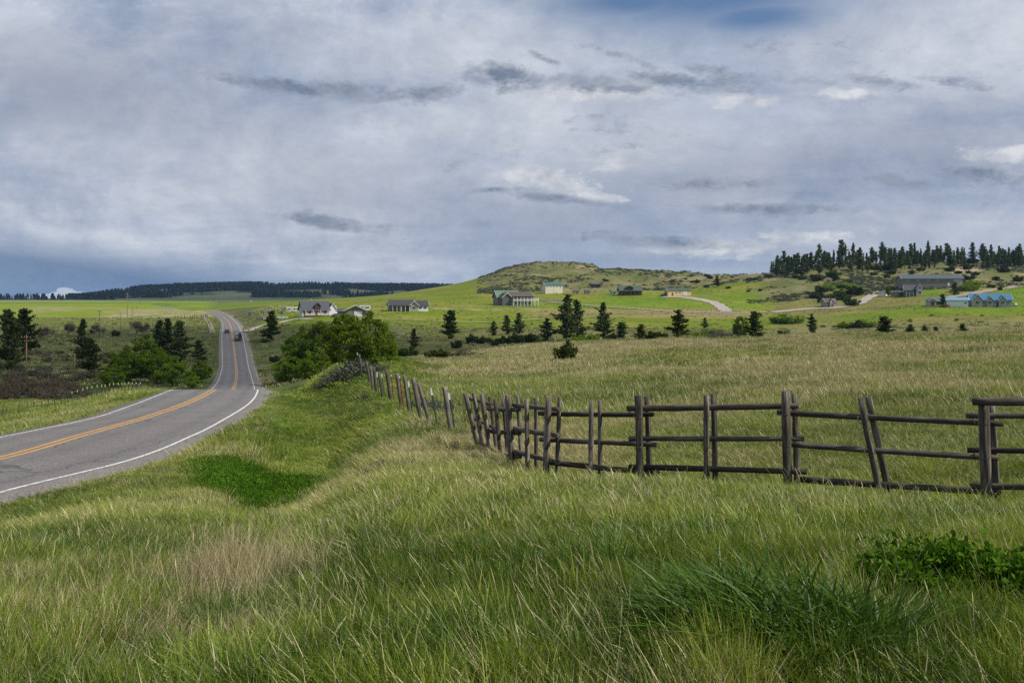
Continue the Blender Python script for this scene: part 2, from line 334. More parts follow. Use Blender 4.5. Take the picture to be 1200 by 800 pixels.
def make_world():
    w = bpy.data.worlds.new('World'); sc.world = w; w.use_nodes = True
    nt = w.node_tree; nt.nodes.clear()
    out = nt.nodes.new('ShaderNodeOutputWorld')
    sky = nt.nodes.new('ShaderNodeTexSky'); sky.sky_type = 'NISHITA'; sky.sun_disc = False
    sky.sun_elevation = SUN_EL; sky.sun_rotation = SUN_AZ
    sky.ozone_density = 6.0; sky.dust_density = .1; sky.air_density = .9
    bg1 = nt.nodes.new('ShaderNodeBackground'); bg1.inputs[1].default_value = .085
    nt.links.new(sky.outputs[0], bg1.inputs[0])
    tc = nt.nodes.new('ShaderNodeTexCoord')
    sp = nt.nodes.new('ShaderNodeSeparateXYZ'); nt.links.new(tc.outputs['Generated'], sp.inputs[0])
    X, Y, ZZ = sp.outputs
    az = math_(nt, 'ARCTAN2', X, Y)
    hyp = math_(nt, 'SQRT', math_(nt, 'ADD', math_(nt, 'MULTIPLY', X, X), math_(nt, 'MULTIPLY', Y, Y)))
    el = math_(nt, 'ARCTAN2', ZZ, hyp)
    def comb(a, b, c=0.):
        n = nt.nodes.new('ShaderNodeCombineXYZ')
        for i, v in enumerate((a, b, c)):
            if isinstance(v, bpy.types.NodeSocket): nt.links.new(v, n.inputs[i])
            else: n.inputs[i].default_value = v
        return n.outputs[0]
    # cloud layer seen from below: project the direction on a flat ceiling
    zc = math_(nt, 'ADD', math_(nt, 'MAXIMUM', ZZ, 0.), .10)
    cp = comb(math_(nt, 'DIVIDE', X, zc), math_(nt, 'DIVIDE', Y, zc))
    ae = comb(az, math_(nt, 'MULTIPLY', el, 1.5))
    mp = nt.nodes.new('ShaderNodeMapping'); mp.inputs['Rotation'].default_value = (0, 0, .5); mp.inputs['Scale'].default_value = (1., 1.7, 1)
    nt.links.new(cp, mp.inputs[0])
    n1 = noise(nt, mp.outputs[0], .6, 12, .60, .15)
    n2 = noise(nt, ae, 5.0, 14, .68, .15)
    n3 = noise(nt, ae, 18., 10, .68, .3)
    def A(px): return math.atan((px-600)/F)
    def E(px, py): return math.atan((HOR-py)/F*math.cos(A(px)))
    def blob(px, py, sx, sy, ang=0., warp=.0):
        """soft ellipse round a sky direction; returns 1 in the middle falling to 0"""
        dx = math_(nt, 'SUBTRACT', az, A(px)); dy = math_(nt, 'SUBTRACT', el, E(px, py))
        if ang:
            c, s = math.cos(ang), math.sin(ang)
            a = math_(nt, 'ADD', math_(nt, 'MULTIPLY', dx, c), math_(nt, 'MULTIPLY', dy, s))
            b = math_(nt, 'SUBTRACT', math_(nt, 'MULTIPLY', dy, c), math_(nt, 'MULTIPLY', dx, s))
            dx, dy = a, b
        dx = math_(nt, 'MULTIPLY', dx, F/sx); dy = math_(nt, 'MULTIPLY', dy, F/sy)
        r2 = math_(nt, 'ADD', math_(nt, 'MULTIPLY', dx, dx), math_(nt, 'MULTIPLY', dy, dy))
        return math_(nt, 'POWER', 2.718, math_(nt, 'MULTIPLY', r2, -1.))
    def addl(l):
        s = l[0]
        for x in l[1:]: s = math_(nt, 'MAXIMUM', s, x)
        return s
    # high veil
    veil = ramp(nt, n1, [(.36, (.215, .28, .41)), (.46, (.34, .40, .525)), (.55, (.49, .54, .635)), (.64, (.67, .705, .76))])
    veil = mixc(nt, .66, veil, ramp(nt, n2, [(.37, (.225, .31, .455)), (.49, (.43, .49, .60)), (.60, (.69, .725, .785))]))
    # broad darker slate patches and lighter patches where the photograph has them
    dk = math_(nt, 'MULTIPLY', addl([blob(80, 105, 240, 60), blob(950, 190, 330, 55, .12), blob(420, 215, 130, 40), blob(640, 260, 160, 25)]), math_(nt, 'MULTIPLY_ADD', n2, 1.3, -.12, clamp=True))
    veil = mixc(nt, dk, veil, (.255, .29, .385))
    lt = math_(nt, 'MULTIPLY', addl([blob(330, 190, 260, 70), blob(700, 150, 280, 60), blob(1040, 40, 200, 60), blob(500, 60, 200, 40), blob(1130, 270, 150, 30)]), .55)
    veil = mixc(nt, lt, veil, (.56, .585, .65))
    n6 = noise(nt, comb(math_(nt, 'MULTIPLY_ADD', el, -.5, math_(nt, 'MULTIPLY', az, 1.15)), math_(nt, 'MULTIPLY_ADD', az, .3, math_(nt, 'MULTIPLY', el, 1.35)), 5.), 8., 12, .66, .45)
    veil = mixc(nt, .8, veil, ramp(nt, n6, [(.36, (.86, .89, .93)), (.5, 1.02), (.64, 1.14)]), 'MULTIPLY')
    n7 = noise(nt, comb(math_(nt, 'MULTIPLY_ADD', el, .4, az), math_(nt, 'MULTIPLY', el, 1.9), 12.), 26., 12, .74, .25)
    veil = mixc(nt, .38, veil, ramp(nt, n7, [(.36, (.86, .88, .92)), (.5, .985), (.64, 1.09)]), 'MULTIPLY')
    # slate blue rain bank low on the left
    e0, e1 = E(0, 266), E(420, 322)
    eline = math_(nt, 'MULTIPLY_ADD', math_(nt, 'SUBTRACT', az, A(0)), (e1-e0)/(A(420)-A(0)), e0)
    eline = math_(nt, 'ADD', eline, math_(nt, 'MULTIPLY', math_(nt, 'SUBTRACT', n2, .5), .03))
    bank = math_(nt, 'DIVIDE', math_(nt, 'SUBTRACT', eline, el), 34/F, clamp=True)
    bank = math_(nt, 'MULTIPLY', bank, math_(nt, 'DIVIDE', math_(nt, 'SUBTRACT', A(660), az), A(660)-A(420), clamp=True))
    bank = math_(nt, 'MULTIPLY', bank, .92)
    veil = mixc(nt, bank, veil, mixc(nt, ramp(nt, n2, [(.35, 0.), (.65, 1.)]), (.085, .165, .33), (.165, .245, .39)))
    lowr = math_(nt, 'MULTIPLY', blob(760, 300, 330, 45), .55)
    veil = mixc(nt, lowr, veil, (.31, .37, .49))
    # ragged dark cloud streaks (base) with lit tops
    n4 = math_(nt, 'MULTIPLY_ADD', noise(nt, comb(az, math_(nt, 'MULTIPLY', el, 1.9), 8.), 62., 8, .66, .2), .42, math_(nt, 'MULTIPLY', noise(nt, comb(az, math_(nt, 'MULTIPLY', el, 2.3), 3.), 19., 10, .66, .3), .58))
    def streaks(lst, soft, thr, nz):
        m = addl([(math_(nt, 'MULTIPLY', blob(*b[:5]), b[5]) if len(b) > 5 else blob(*b)) for b in lst])
        v = math_(nt, 'ADD', math_(nt, 'MULTIPLY', m, 1.0), math_(nt, 'MULTIPLY', math_(nt, 'SUBTRACT', nz, .5), 3.0))
        return math_(nt, 'DIVIDE', math_(nt, 'SUBTRACT', v, thr), soft, clamp=True)
    cum = streaks([(645, 212, 75, 15, -.20), (612, 203, 42, 14), (700, 230, 60, 8, -.1), (875, 120, 50, 11), (850, 290, 90, 14), (940, 278, 70, 10), (990, 110, 45, 10), (1170, 180, 50, 12), (700, 107, 120, 16), (735, 190, 40, 14)], .45, .42, n4)
    veil = mixc(nt, math_(nt, 'MULTIPLY', cum, .85), veil, ramp(nt, n3, [(.38, (.46, .49, .56)), (.6, (.76, .77, .79))]))
    dark = streaks([(330, 100, 110, 11, -.10), (420, 108, 110, 16, -.05), (500, 110, 70, 14, .1), (600, 92, 80, 20, -.1), (690, 98, 120, 15, -.08), (790, 95, 80, 14, -.1), (850, 90, 70, 18, -.3), (640, 70, 40, 6, -.4), (650, 232, 85, 8, -.12), (575, 222, 60, 5), (400, 263, 90, 12, -.15), (945, 95, 60, 10, -.1, .8), (1040, 97, 60, 11, -.2, .85), (1125, 98, 70, 10, -.2, .75), (1160, 205, 60, 13, -.12), (1050, 212, 50, 9, -.2), (780, 283, 120, 11, -.08), (900, 245, 130, 9, -.02), (170, 8, 60, 12, -.15, .8), (560, 190, 110, 22, 0, .46), (960, 75, 280, 55, -.1, .46), (720, 150, 170, 34, -.15, .48), (1130, 215, 130, 32, -.1, .55), (700, 178, 60, 14, 0, .6), (600, 55, 120, 30, -.3, .34), (1000, 290, 160, 20, 0, .35), (430, 150, 120, 30, 0, .28), (735, 70, 70, 9, -.3, .7), (850, 215, 90, 10, 0, .8)], .55, .50, n4)
    veil = mixc(nt, math_(nt, 'MULTIPLY', dark, .92), veil, mixc(nt, ramp(nt, n3, [(.35, 0.), (.65, 1.)]), (.15, .195, .285), (.33, .37, .45)))
    # small far thunderheads on the left skyline
    n5 = noise(nt, comb(az, el, 9.), 110., 6, .65, .3)
    th = [blob(80, 347, 22, 7), blob(76, 342, 9, 5), blob(118, 348, 34, 5), blob(52, 347, 8, 3), blob(131, 343, 6, 3), blob(100, 352, 80, 4)]
    v = math_(nt, 'ADD', addl(th), math_(nt, 'MULTIPLY', math_(nt, 'SUBTRACT', n5, .5), 1.1))
    tm = math_(nt, 'DIVIDE', math_(nt, 'SUBTRACT', v, .34), .12, clamp=True)
    veil = mixc(nt, tm, veil, mixc(nt, n5, (.42, .50, .61), (.80, .81, .84)))
    bg2 = nt.nodes.new('ShaderNodeBackground'); bg2.inputs[1].default_value = 1.0
    nt.links.new(veil, bg2.inputs[0])
    # clear gap high up
    gap = math_(nt, 'MULTIPLY', addl([blob(830, -8, 185, 50), blob(745, 2, 110, 24), blob(885, 20, 95, 22)]), 1.6)
    gv = math_(nt, 'ADD', gap, math_(nt, 'MULTIPLY', math_(nt, 'SUBTRACT', n2, .5), .9))
    gm = math_(nt, 'MULTIPLY', math_(nt, 'DIVIDE', math_(nt, 'SUBTRACT', gv, .15), 1.35, clamp=True), .95)
    ms = nt.nodes.new('ShaderNodeMixShader')
    nt.links.new(gm, ms.inputs[0]); nt.links.new(bg2.outputs[0], ms.inputs[1]); nt.links.new(bg1.outputs[0], ms.inputs[2])
    nt.links.new(ms.outputs[0], out.inputs[0])
make_world()

# ------------------------------------------------------------------ ground sheet
def ground_colour(X, Y, Zv):
    """what grows or lies where: base colours of grass, crops, soil and forest floor"""
    Yc = np.maximum(Y, 4.)
    px = 600+F*X/Yc
    wob = (fbm(X/14, Y/14, 3)-.5); wf = (fbm(X/60, Y/60, 3)-.5)
    pxw = px+wob*sstep(150, 20, Yc)*40+wf*30*sstep(150, 400, Yc)
    Yw = Yc*(1+wf*.06)
    n = fbm(X/3.1, Y/3.1, 4); nl = fbm(X/11, Y/13, 3); nh = fbm(X/40, Y/50, 4)
    C = np.zeros(X.shape+(3,))
    def put(mask, col, col2=None, nn=None):
        c = np.array(col, float)
        if col2 is not None:
            c = c*(1-nn[..., None])+np.array(col2, float)*nn[..., None]
        m = np.clip(mask, 0, 1)[..., None]
        C[:] = C*(1-m)+c*m
    b = lambda a0, a1, s, v: sstep(a0-s, a0+s, v)*(1-sstep(a1-s, a1+s, v))
    put(np.ones_like(X), (.065, .085, .028), (.10, .105, .045), sstep(.35, .65, nl))
    # meadow behind the log fence
    put(sstep(430, 470, pxw)*sstep(20, 30, Yw)*(1-sstep(165, 190, Yw)), (.085, .115, .036), (.15, .135, .066), sstep(.40, .58, .5*n+.5*nl))
    put(sstep(960, 1040, pxw)*b(128, 185, 8, Yw), (.20, .18, .09))
    # swale beside the road
    put(b(300, 465, 25, pxw)*b(28, 110, 8, Yw), (.075, .135, .018), (.12, .14, .035), sstep(.4, .6, nl))
    put(b(375, 425, 18, pxw)*b(32, 70, 6, Yw), (.15, .13, .055), (.10, .12, .04), sstep(.4, .65, n))
    # valley floor
    put(sstep(108, 125, Yw)*(1-sstep(275, 300, pxw))*(1-sstep(470, 520, Yw)), (.055, .075, .02), (.085, .10, .03), sstep(.4, .6, nh))
    put(b(300, 470, 8, pxw)*b(120, 440, 15, Yw), (.075, .10, .03), (.15, .145, .07), sstep(.45, .6, .5*n+.5*nh))
    put(sstep(470, 480, pxw)*b(180, 430, 15, Yw), (.085, .10, .025), (.13, .13, .045), sstep(.42, .6, nh))
    # hay fields around the houses
    put(sstep(290, 310, pxw)*(1-sstep(890, 930, pxw))*b(420, 760, 10, Yw), (.115, .16, .013), (.16, .175, .028), sstep(.4, .6, nh))
    put(b(440, 640, 20, pxw)*b(535, 560, 5, Yw), (.22, .20, .08), (.13, .16, .04), sstep(.4, .6, n))
    put(sstep(600, 650, pxw)*(1-sstep(850, 900, pxw))*b(505, 575, 10, Yw), (.21, .17, .07), (.19, .175, .065), nh)
    put(sstep(560, 660, pxw)*(1-sstep(880, 930, pxw))*b(580, 672, 5, Yw), (.095, .168, .008), (.13, .18, .016), sstep(.35, .65, nh))
    # left: pasture and hay beyond the draw
    L = 1-sstep(238, 262, px)
    put(L*b(490, 610, 14, Yw), (.095, .125, .024), (.11, .13, .03), nh)
    put(L*sstep(600, 640, Yw), (.145, .205, .014), (.165, .20, .030), sstep(.4, .6, nh))
    put(L*sstep(105, 150, pxw)*b(610, 850, 20, Yw), (.27, .24, .12), (.16, .19, .05), sstep(.42, .6, n))
    put(L*(1-sstep(110, 160, pxw))*b(760, 980, 20, Yw)*sstep(.5, .6, nh), (.23, .22, .10))
    put(L*(1-sstep(60, 200, pxw))*sstep(1500, 1650, Yw), (.21, .20, .10))
    put(L*b(1250, 1500, 50, Yw), (.10, .175, .012))
    # green flank of the middle hill
    put(b(255, 575, 12, pxw)*b(740, 1500, 15, Yw), (.115, .15, .016), (.15, .16, .034), sstep(.4, .6, nh))
    put(b(255, 470, 12, pxw)*b(860, 1100, 25, Yw), (.09, .16, .010))
    # sage hills
    sage = np.maximum(sstep(545, 610, pxw)*sstep(735, 775, Yw), sstep(870, 920, pxw)*sstep(610, 650, Yw))
    put(sage, (.13, .13, .050), (.10, .115, .038), sstep(.4, .6, nh))
    put(.75*sage*sstep(.52, .66, fbm(X/23+9, Y/26, 4)), (.20, .175, .095))
    # right hand fields
    R = sstep(890, 930, pxw)
    put(R*b(185, 620, 10, Yw), (.12, .135, .028), (.155, .148, .045), sstep(.4, .6, nh))
    put(R*b(458, 520, 6, Yw)*sstep(930, 1010, pxw), (.09, .165, .009), (.125, .165, .018), nh)
    put(sstep(1135, 1175, pxw)*b(505, 640, 8, Yw), (.105, .165, .011))
    put(b(1050, 1115, 12, pxw)*b(585, 650, 8, Yw), (.10, .16, .011))
    put(R*b(385, 430, 8, Yw), (.17, .16, .075), (.13, .14, .05), nh)
    put(b(1120, 1150, 8, pxw)*b(690, 770, 8, Yw)*sstep(.4, .5, n), (.34, .27, .19))
    # far plain and wooded hills
    put(sstep(1700, 2100, Yw)*(1-sstep(540, 580, px)), (.10, .13, .05))
    put(sstep(2650, 2850, Yw)*(1-sstep(540, 580, px)), (.05, .07, .035), (.15, .155, .085), sstep(.50, .60, fbm(X/120, Y/160+3, 4)))
    # bare ground along the road
    l = XL(Y); r = XR(Y)
    ok = (Y > -20) & (Y < 1200)
    v = np.where(ok, (1-sstep(.2, 1.0, X-r-1.0-.8*n))*sstep(0, .2, X-r)*sstep(25, 40, Y), 0)
    put(v, (.22, .19, .15))
    return C

def make_ground():
    ys = np.concatenate([np.arange(-9, 4, .35), np.exp(np.linspace(math.log(4), math.log(9500), 560))])
    s = np.concatenate([np.linspace(-1.3, -.6, 24)[:-1], np.linspace(-.6, .6, 500), np.linspace(.6, 1.3, 24)[1:]])
    S, Yg = np.meshgrid(s, ys)
    X = S*(Yg+9.5)
    Zv = Z(X, Yg)
    V = np.stack([X, Yg, Zv], -1)
    nr, nc = X.shape
    i = np.arange(nr*nc).reshape(nr, nc)
    Fq = np.stack([i[:-1, :-1], i[:-1, 1:], i[1:, 1:], i[1:, :-1]], -1).reshape(-1, 4)
    m, nt, out = newmat('ground_cover')
    at = nd(nt, 'ShaderNodeAttribute', attribute_name='cover')
    tc = nt.nodes.new('ShaderNodeTexCoord')
    cd = nt.nodes.new('ShaderNodeNewGeometry')
    pos = cd.outputs['Position']
    a = noise(nt, pos, 6., 4, .6); b = noise(nt, pos, .9, 5, .6); c = noise(nt, pos, .14, 6, .62)
    col = at.outputs['Color']
    mul = ramp(nt, a, [(.3, .72), (.7, 1.3)])
    col = mixc(nt, .8, col, mul, 'MULTIPLY')
    mul = ramp(nt, b, [(.3, .70), (.7, 1.32)])
    col = mixc(nt, .9, col, mul, 'MULTIPLY')
    mul = ramp(nt, c, [(.3, (.74, .82, .7)), (.7, (1.28, 1.2, 1.3))])
    col = mixc(nt, .8, col, mul, 'MULTIPLY')
    d_ = noise(nt, pos, .028, 6, .65, .6)
    col = mixc(nt, .8, col, ramp(nt, d_, [(.3, (.74, .80, .74)), (.7, (1.28, 1.16, 1.3))]), 'MULTIPLY')
    p = nd(nt, 'ShaderNodeBsdfPrincipled', inp={'Roughness': .95, 'Specular IOR Level': .05})
    nt.links.new(col, p.inputs['Base Color'])
    bp = nd(nt, 'ShaderNodeBump', inp={'Strength': .6, 'Distance': .25})
    nt.links.new(math_(nt, 'ADD', b, c), bp.inputs['Height']); nt.links.new(bp.outputs[0], p.inputs['Normal'])
    nt.links.new(p.outputs[0], out.inputs[0])
    me = mesh_np('ground', V, Fq, [m], smooth=True)
    ca = me.color_attributes.new('cover', 'FLOAT_COLOR', 'POINT')
    cc = np.ones((nr*nc, 4), np.float32); cc[:, :3] = ground_colour(X, Yg, Zv).reshape(-1, 3)
    ca.data.foreach_set('color', cc.ravel())
    o = link('ground', me); tag(o, 'grassy rolling ground with swale, valley, hay fields and sage hills', kind='structure')
    bvh = BVHTree.FromPolygons([tuple(v) for v in V.reshape(-1, 3).tolist()], Fq.tolist())
    return bvh
BV = make_ground()
def hit(px, py):
    """where the ground shows at a photo pixel"""
    d = Vector(((px-600)/F, 1, (HOR-py)/F)).normalized()
    h = BV.ray_cast(Vector((0, 0, 0)), d)
    return h[0] if h[0] is not None else None
def gz(x, y):
    h = BV.ray_cast(Vector((x, y, 500)), Vector((0, 0, -1)))
    return h[0].z if h[0] is not None else 0.
MISS = []
def ghit(px, py, what=''):
    for dy in (0, 1, 2, 3, 5, 8, 12):
        h = hit(px, py+dy)
        if h is not None: return h
    MISS.append((what, px, py)); return P(px, py, 700)

# ------------------------------------------------------------------ road
def make_road():
    ys = np.concatenate([np.arange(-18, 20, 1.0), np.arange(20, 120, .8), np.arange(120, 420, 2.), np.arange(420, 1880, 5.)])
    l, c, r, z = XL(ys), XC(ys), XR(ys), ZR(ys)
    def strip(cols, name, mat, lift, jit=None):
        n = len(cols)
        V = np.stack([np.stack([cx, ys, z+lift+(dz if np.ndim(dz) else np.full_like(ys, dz))], -1) for cx, dz in cols], 1)
        i = np.arange(len(ys)*n).reshape(len(ys), n)
        Fq = np.stack([i[:-1, :-1], i[:-1, 1:], i[1:, 1:], i[1:, :-1]], -1).reshape(-1, 4)
        return mesh_np(name, V, Fq, [mat], smooth=True)
    # asphalt
    m, nt, out = newmat('asphalt')
    g = nt.nodes.new('ShaderNodeNewGeometry'); pos = g.outputs['Position']
    uv = nd(nt, 'ShaderNodeAttribute', attribute_name='lane')
    a = noise(nt, pos, 14., 5, .85); b = noise(nt, pos, .35, 5, .6); v = nd(nt, 'ShaderNodeTexVoronoi', inp={'Scale': 45.}); nt.links.new(pos, v.inputs['Vector'])
    col = ramp(nt, a, [(.33, (.06, .056, .056)), (.5, (.138, .128, .126)), (.68, (.27, .25, .24))])
    col = mixc(nt, .6, col, ramp(nt, b, [(.3, .82), (.7, 1.18)]), 'MULTIPLY')
    # wheel tracks polished a little darker
    wt = ramp(nt, uv.outputs['Fac'], [(0, 1.), (.05, 1.), (.13, .80), (.21, 1.), (.30, .98), (.38, .80), (.46, 1.0), (.5, .93), (.54, 1.), (.62, .80), (.70, .98), (.79, 1.), (.87, .80), (.95, 1.0)])
    col = mixc(nt, .8, col, wt, 'MULTIPLY')
    # hairline cracks sealed with tar
    mpn = nt.nodes.new('ShaderNodeMapping'); mpn.inputs['Scale'].default_value = (.25, .06, .2); nt.links.new(pos, mpn.inputs[0])
    cr = nd(nt, 'ShaderNodeTexVoronoi', feature='DISTANCE_TO_EDGE', inp={'Scale': 1.}); 
    wv = nt.nodes.new('ShaderNodeVectorMath'); wv.operation = 'ADD'; nt.links.new(mpn.outputs[0], wv.inputs[0])
    nz = nd(nt, 'ShaderNodeTexNoise', inp={'Scale': .5, 'Detail': 4.}); nt.links.new(pos, nz.inputs['Vector'])
    sc_ = nt.nodes.new('ShaderNodeVectorMath'); sc_.operation = 'SCALE'; sc_.inputs['Scale'].default_value = .35; nt.links.new(nz.outputs['Color'], sc_.inputs[0])
    nt.links.new(sc_.outputs[0], wv.inputs[1]); nt.links.new(wv.outputs[0], cr.inputs['Vector'])
    col = mixc(nt, math_(nt, 'LESS_THAN', cr.outputs['Distance'], .006), col, (.07, .068, .068))
    p = nd(nt, 'ShaderNodeBsdfPrincipled', inp={'Roughness': .8, 'Specular IOR Level': .3})
    nt.links.new(col, p.inputs['Base Color'])
    bp = nd(nt, 'ShaderNodeBump', inp={'Strength': .5, 'Distance': .01}); nt.links.new(a, bp.inputs['Height']); nt.links.new(bp.outputs[0], p.inputs['Normal'])
    nt.links.new(p.outputs[0], out.inputs[0])
    crown = .0
    me = strip([(l-.62, -.30), (l-.42, 0)]+[(l+(c-l)*t, .0) for t in (0, .5)]+[(c, .0)]+[(c+(r-c)*t, .0) for t in (.5, 1)]+[(r+.5, -.01), (r+.68, -.25)], 'road', m, 0)
    la = me.attributes.new('lane', 'FLOAT', 'POINT')
    la.data.foreach_set('value', np.tile(np.array([0, 0, 0, .25, .5, .75, 1, 1, 1], np.float32), len(ys)))
    o = link('road', me); tag(o, 'two lane grey asphalt highway bending over a crest and across the valley', kind='structure')
    # gravel shoulder on the right
    gm, nt, out = newmat('gravel')
    g = nt.nodes.new('ShaderNodeNewGeometry'); pos = g.outputs['Position']
    a = noise(nt, pos, 14., 4, .7); b = noise(nt, pos, .8, 4, .6)
    col = mixc(nt, .7, ramp(nt, a, [(.3, (.085, .077, .068)), (.55, (.165, .15, .13)), (.75, (.30, .275, .245))]), ramp(nt, b, [(.3, .7), (.7, 1.25)]), 'MULTIPLY')
    p = nd(nt, 'ShaderNodeBsdfPrincipled', inp={'Roughness': .9}); nt.links.new(col, p.inputs['Base Color'])
    bp = nd(nt, 'ShaderNodeBump', inp={'Strength': .8, 'Distance': .03}); nt.links.new(a, bp.inputs['Height']); nt.links.new(bp.outputs[0], p.inputs['Normal'])
    nt.links.new(p.outputs[0], out.inputs[0])
    wsh = np.interp(ys, [0, 28, 45, 60, 80, 180, 300, 420, 900], [.05, .05, .08, .2, .5, .7, .7, .6, .6])
    me = strip([(r+.45, -.03), (r+.5+wsh*.6, -.06+.02*np.sin(ys)), (r+.55+wsh+.15*np.sin(ys*1.7), -.13), (r+.9+wsh, -.5)], 'road_shoulder', gm, 0)
    tag(link('road_shoulder', me), 'gravel shoulder along the right edge of the highway', kind='structure')
    me = strip([(l-1.3, -.4), (l-1.0, -.12), (l-.4, -.04)], 'road_shoulder', gm, 0)
    tag(link('road_shoulder', me), 'narrow gravel shoulder along the left edge of the highway', kind='structure')
    def paint(name, col, worn):
        m, nt, out = newmat(name)
        g = nt.nodes.new('ShaderNodeNewGeometry'); pos = g.outputs['Position']
        a = noise(nt, pos, 9., 5, .7)
        colr = ramp(nt, a, [(.38, (.15, .14, .14)), (.47, tuple(x*.72 for x in col)), (.72, col)])
        p = nd(nt, 'ShaderNodeBsdfPrincipled', inp={'Roughness': .7}); nt.links.new(colr, p.inputs['Base Color'])
        nt.links.new(p.outputs[0], out.inputs[0]); return m
    wp = paint('white_paint', (.78, .78, .76), .4); yp = paint('yellow_paint', (.72, .36, .035), .3)
    w = .062
    tag(link('road_marking', strip([(l-w*.8, 0), (l+w*.8, 0)], 'road_marking', wp, .005)), 'solid white edge line on the left side of the highway', kind='structure')
    tag(link('road_marking', strip([(r-w, 0), (r+w, 0)], 'road_marking', wp, .005)), 'solid white edge line on the right side of the highway', kind='structure')
    tag(link('road_marking', strip([(c-.24, 0), (c-.10, 0)], 'road_marking', yp, .005)), 'left stripe of the double yellow centre line', kind='structure')
    tag(link('road_marking', strip([(c+.10, 0), (c+.24, 0)], 'road_marking', yp, .005)), 'right stripe of the double yellow centre line', kind='structure')
    lm, nt, out = newmat('lane_gravel')
    g = nt.nodes.new('ShaderNodeNewGeometry'); a = noise(nt, g.outputs['Position'], .8, 6, .65)
    p = nd(nt, 'ShaderNodeBsdfPrincipled', inp={'Roughness': .95}); nt.links.new(ramp(nt, a, [(.3, (.22, .195, .17)), (.7, (.40, .365, .325))]), p.inputs['Base Color'])
    nt.links.new(p.outputs[0], out.inputs[0])
    return lm
GRAVEL = make_road()
# ------------------------------------------------------------------ plants
BARK = simple('bark', (.13, .10, .075), .95, .4, 6., stretch=(1, 1, .25), bump=.5)
BARKG = simple('grey_bark', (.20, .175, .15), .95, .35, 6., stretch=(1, 1, .25))
NEEDLE = leafmat('pine_needles', (.024, .042, .012), (.050, .078, .021), (.105, .14, .036), .22)
NEEDLEB = leafmat('ridge_pine_needles', (.038, .064, .024), (.08, .115, .04), (.15, .19, .062), .22)
JUN = leafmat('juniper_needles', (.020, .035, .010), (.045, .068, .015), (.085, .115, .024), .22)
LEAF = leafmat('broad_leaves', (.05, .09, .010), (.105, .165, .017), (.19, .255, .03), .4)
LEAFY = leafmat('young_leaves', (.07, .135, .010), (.145, .235, .017), (.25, .33, .032), .42)
WEED = leafmat('weed_leaves', (.032, .08, .007), (.06, .14, .011), (.115, .215, .02), .35)
SAGE = leafmat('sage_leaves', (.055, .066, .045), (.095, .11, .075), (.16, .172, .125), .2)
BROWN = leafmat('bare_twigs', (.06, .048, .034), (.12, .098, .068), (.20, .165, .115), .15)
BLOSSOM = leafmat('blossom', (.20, .25, .12), (.46, .47, .36), (.72, .72, .64), .4)
FOREST = leafmat('far_conifers', (.020, .036, .030), (.034, .054, .042), (.055, .08, .055), .15)

def quads(P0, size, g, flat=None, elong=1.5):
    """leaf-sized faces at points, each turned its own way"""
    n = len(P0)
    a = g.normal(size=(n, 3)); a /= np.linalg.norm(a, axis=1)[:, None]
    if flat is not None: a = a*(1, 1, flat)
    b = g.normal(size=(n, 3)); b = np.cross(a, b); b /= np.linalg.norm(b, axis=1)[:, None]+1e-9
    a /= np.linalg.norm(a, axis=1)[:, None]+1e-9
    s = (size*g.uniform(.6, 1.4, n))[:, None]
    a = a*s*elong*.5; b = b*s*.5
    V = np.stack([P0-a, P0+b*.8-a*.1, P0+a, P0-b*.8-a*.1], 1).reshape(-1, 3)
    return V
def qmesh(name, V, mat):
    n = len(V)//4
    return mesh_np(name, V, np.arange(n*4).reshape(-1, 4), [mat])
MESHES = {}
def pine_mesh(seed, h=11., rad=2.6, gap=.12, mat=None, base=.12, shape=.9, q=8, leaf=.36):
    g = np.random.default_rng(seed)
    pts = []; mb = MB(); random.seed(seed)
    lean = g.normal(size=2)*.012*h
    mb.tube([(lean[0]*t*t, lean[1]*t*t, h*t*.98-.4*(1-t)) for t in (0, .25, .5, .75, 1)], .016*h, 7, .02)
    nw = int(h*2.5)
    for k in range(nw):
        t = base+(1-base)*max(.001, (k+g.uniform(-.3, .3))/nw)**.95
        if t > .995: continue
        u = (t-base)/(1-base)
        L0 = rad*(min(1, u*5+.35))*(1-u)**shape+.16
        L0 *= g.uniform(.62, 1.12); a0 = g.uniform(0, 6.283)
        for j in range(int(g.integers(4, 7))):
            if g.random() < gap: continue
            th = g.uniform(0, 2*math.pi); L = L0*g.uniform(.5, 1.25)*(1+.28*math.cos(th-a0))
            rise = g.uniform(-.05, .45)+u*.35
            m = max(2, int(L/.38))
            cx, cy = lean*t*t
            tip = (cx+math.cos(th)*L, cy+math.sin(th)*L, t*h+L*rise)
            if L > .9: mb.tube([(cx, cy, t*h), tip], .03+.01*L, 3, .01)
            for s in np.linspace(.3, 1.02, m):
                c = np.array([cx+math.cos(th)*L*s, cy+math.sin(th)*L*s, t*h+L*s*rise])
                pts.append(c+g.normal(size=(q, 3))*np.array([.17, .17, .13]))
    for k in range(4): pts.append(np.array([lean[0], lean[1], h*(.97+.01*k)])+g.normal(size=(4, 3))*.07)
    Pn = np.concatenate(pts)
    return qmesh('crown', quads(Pn, leaf, g, .55, 1.7), mat or NEEDLE), mb.mesh('trunk', BARK)
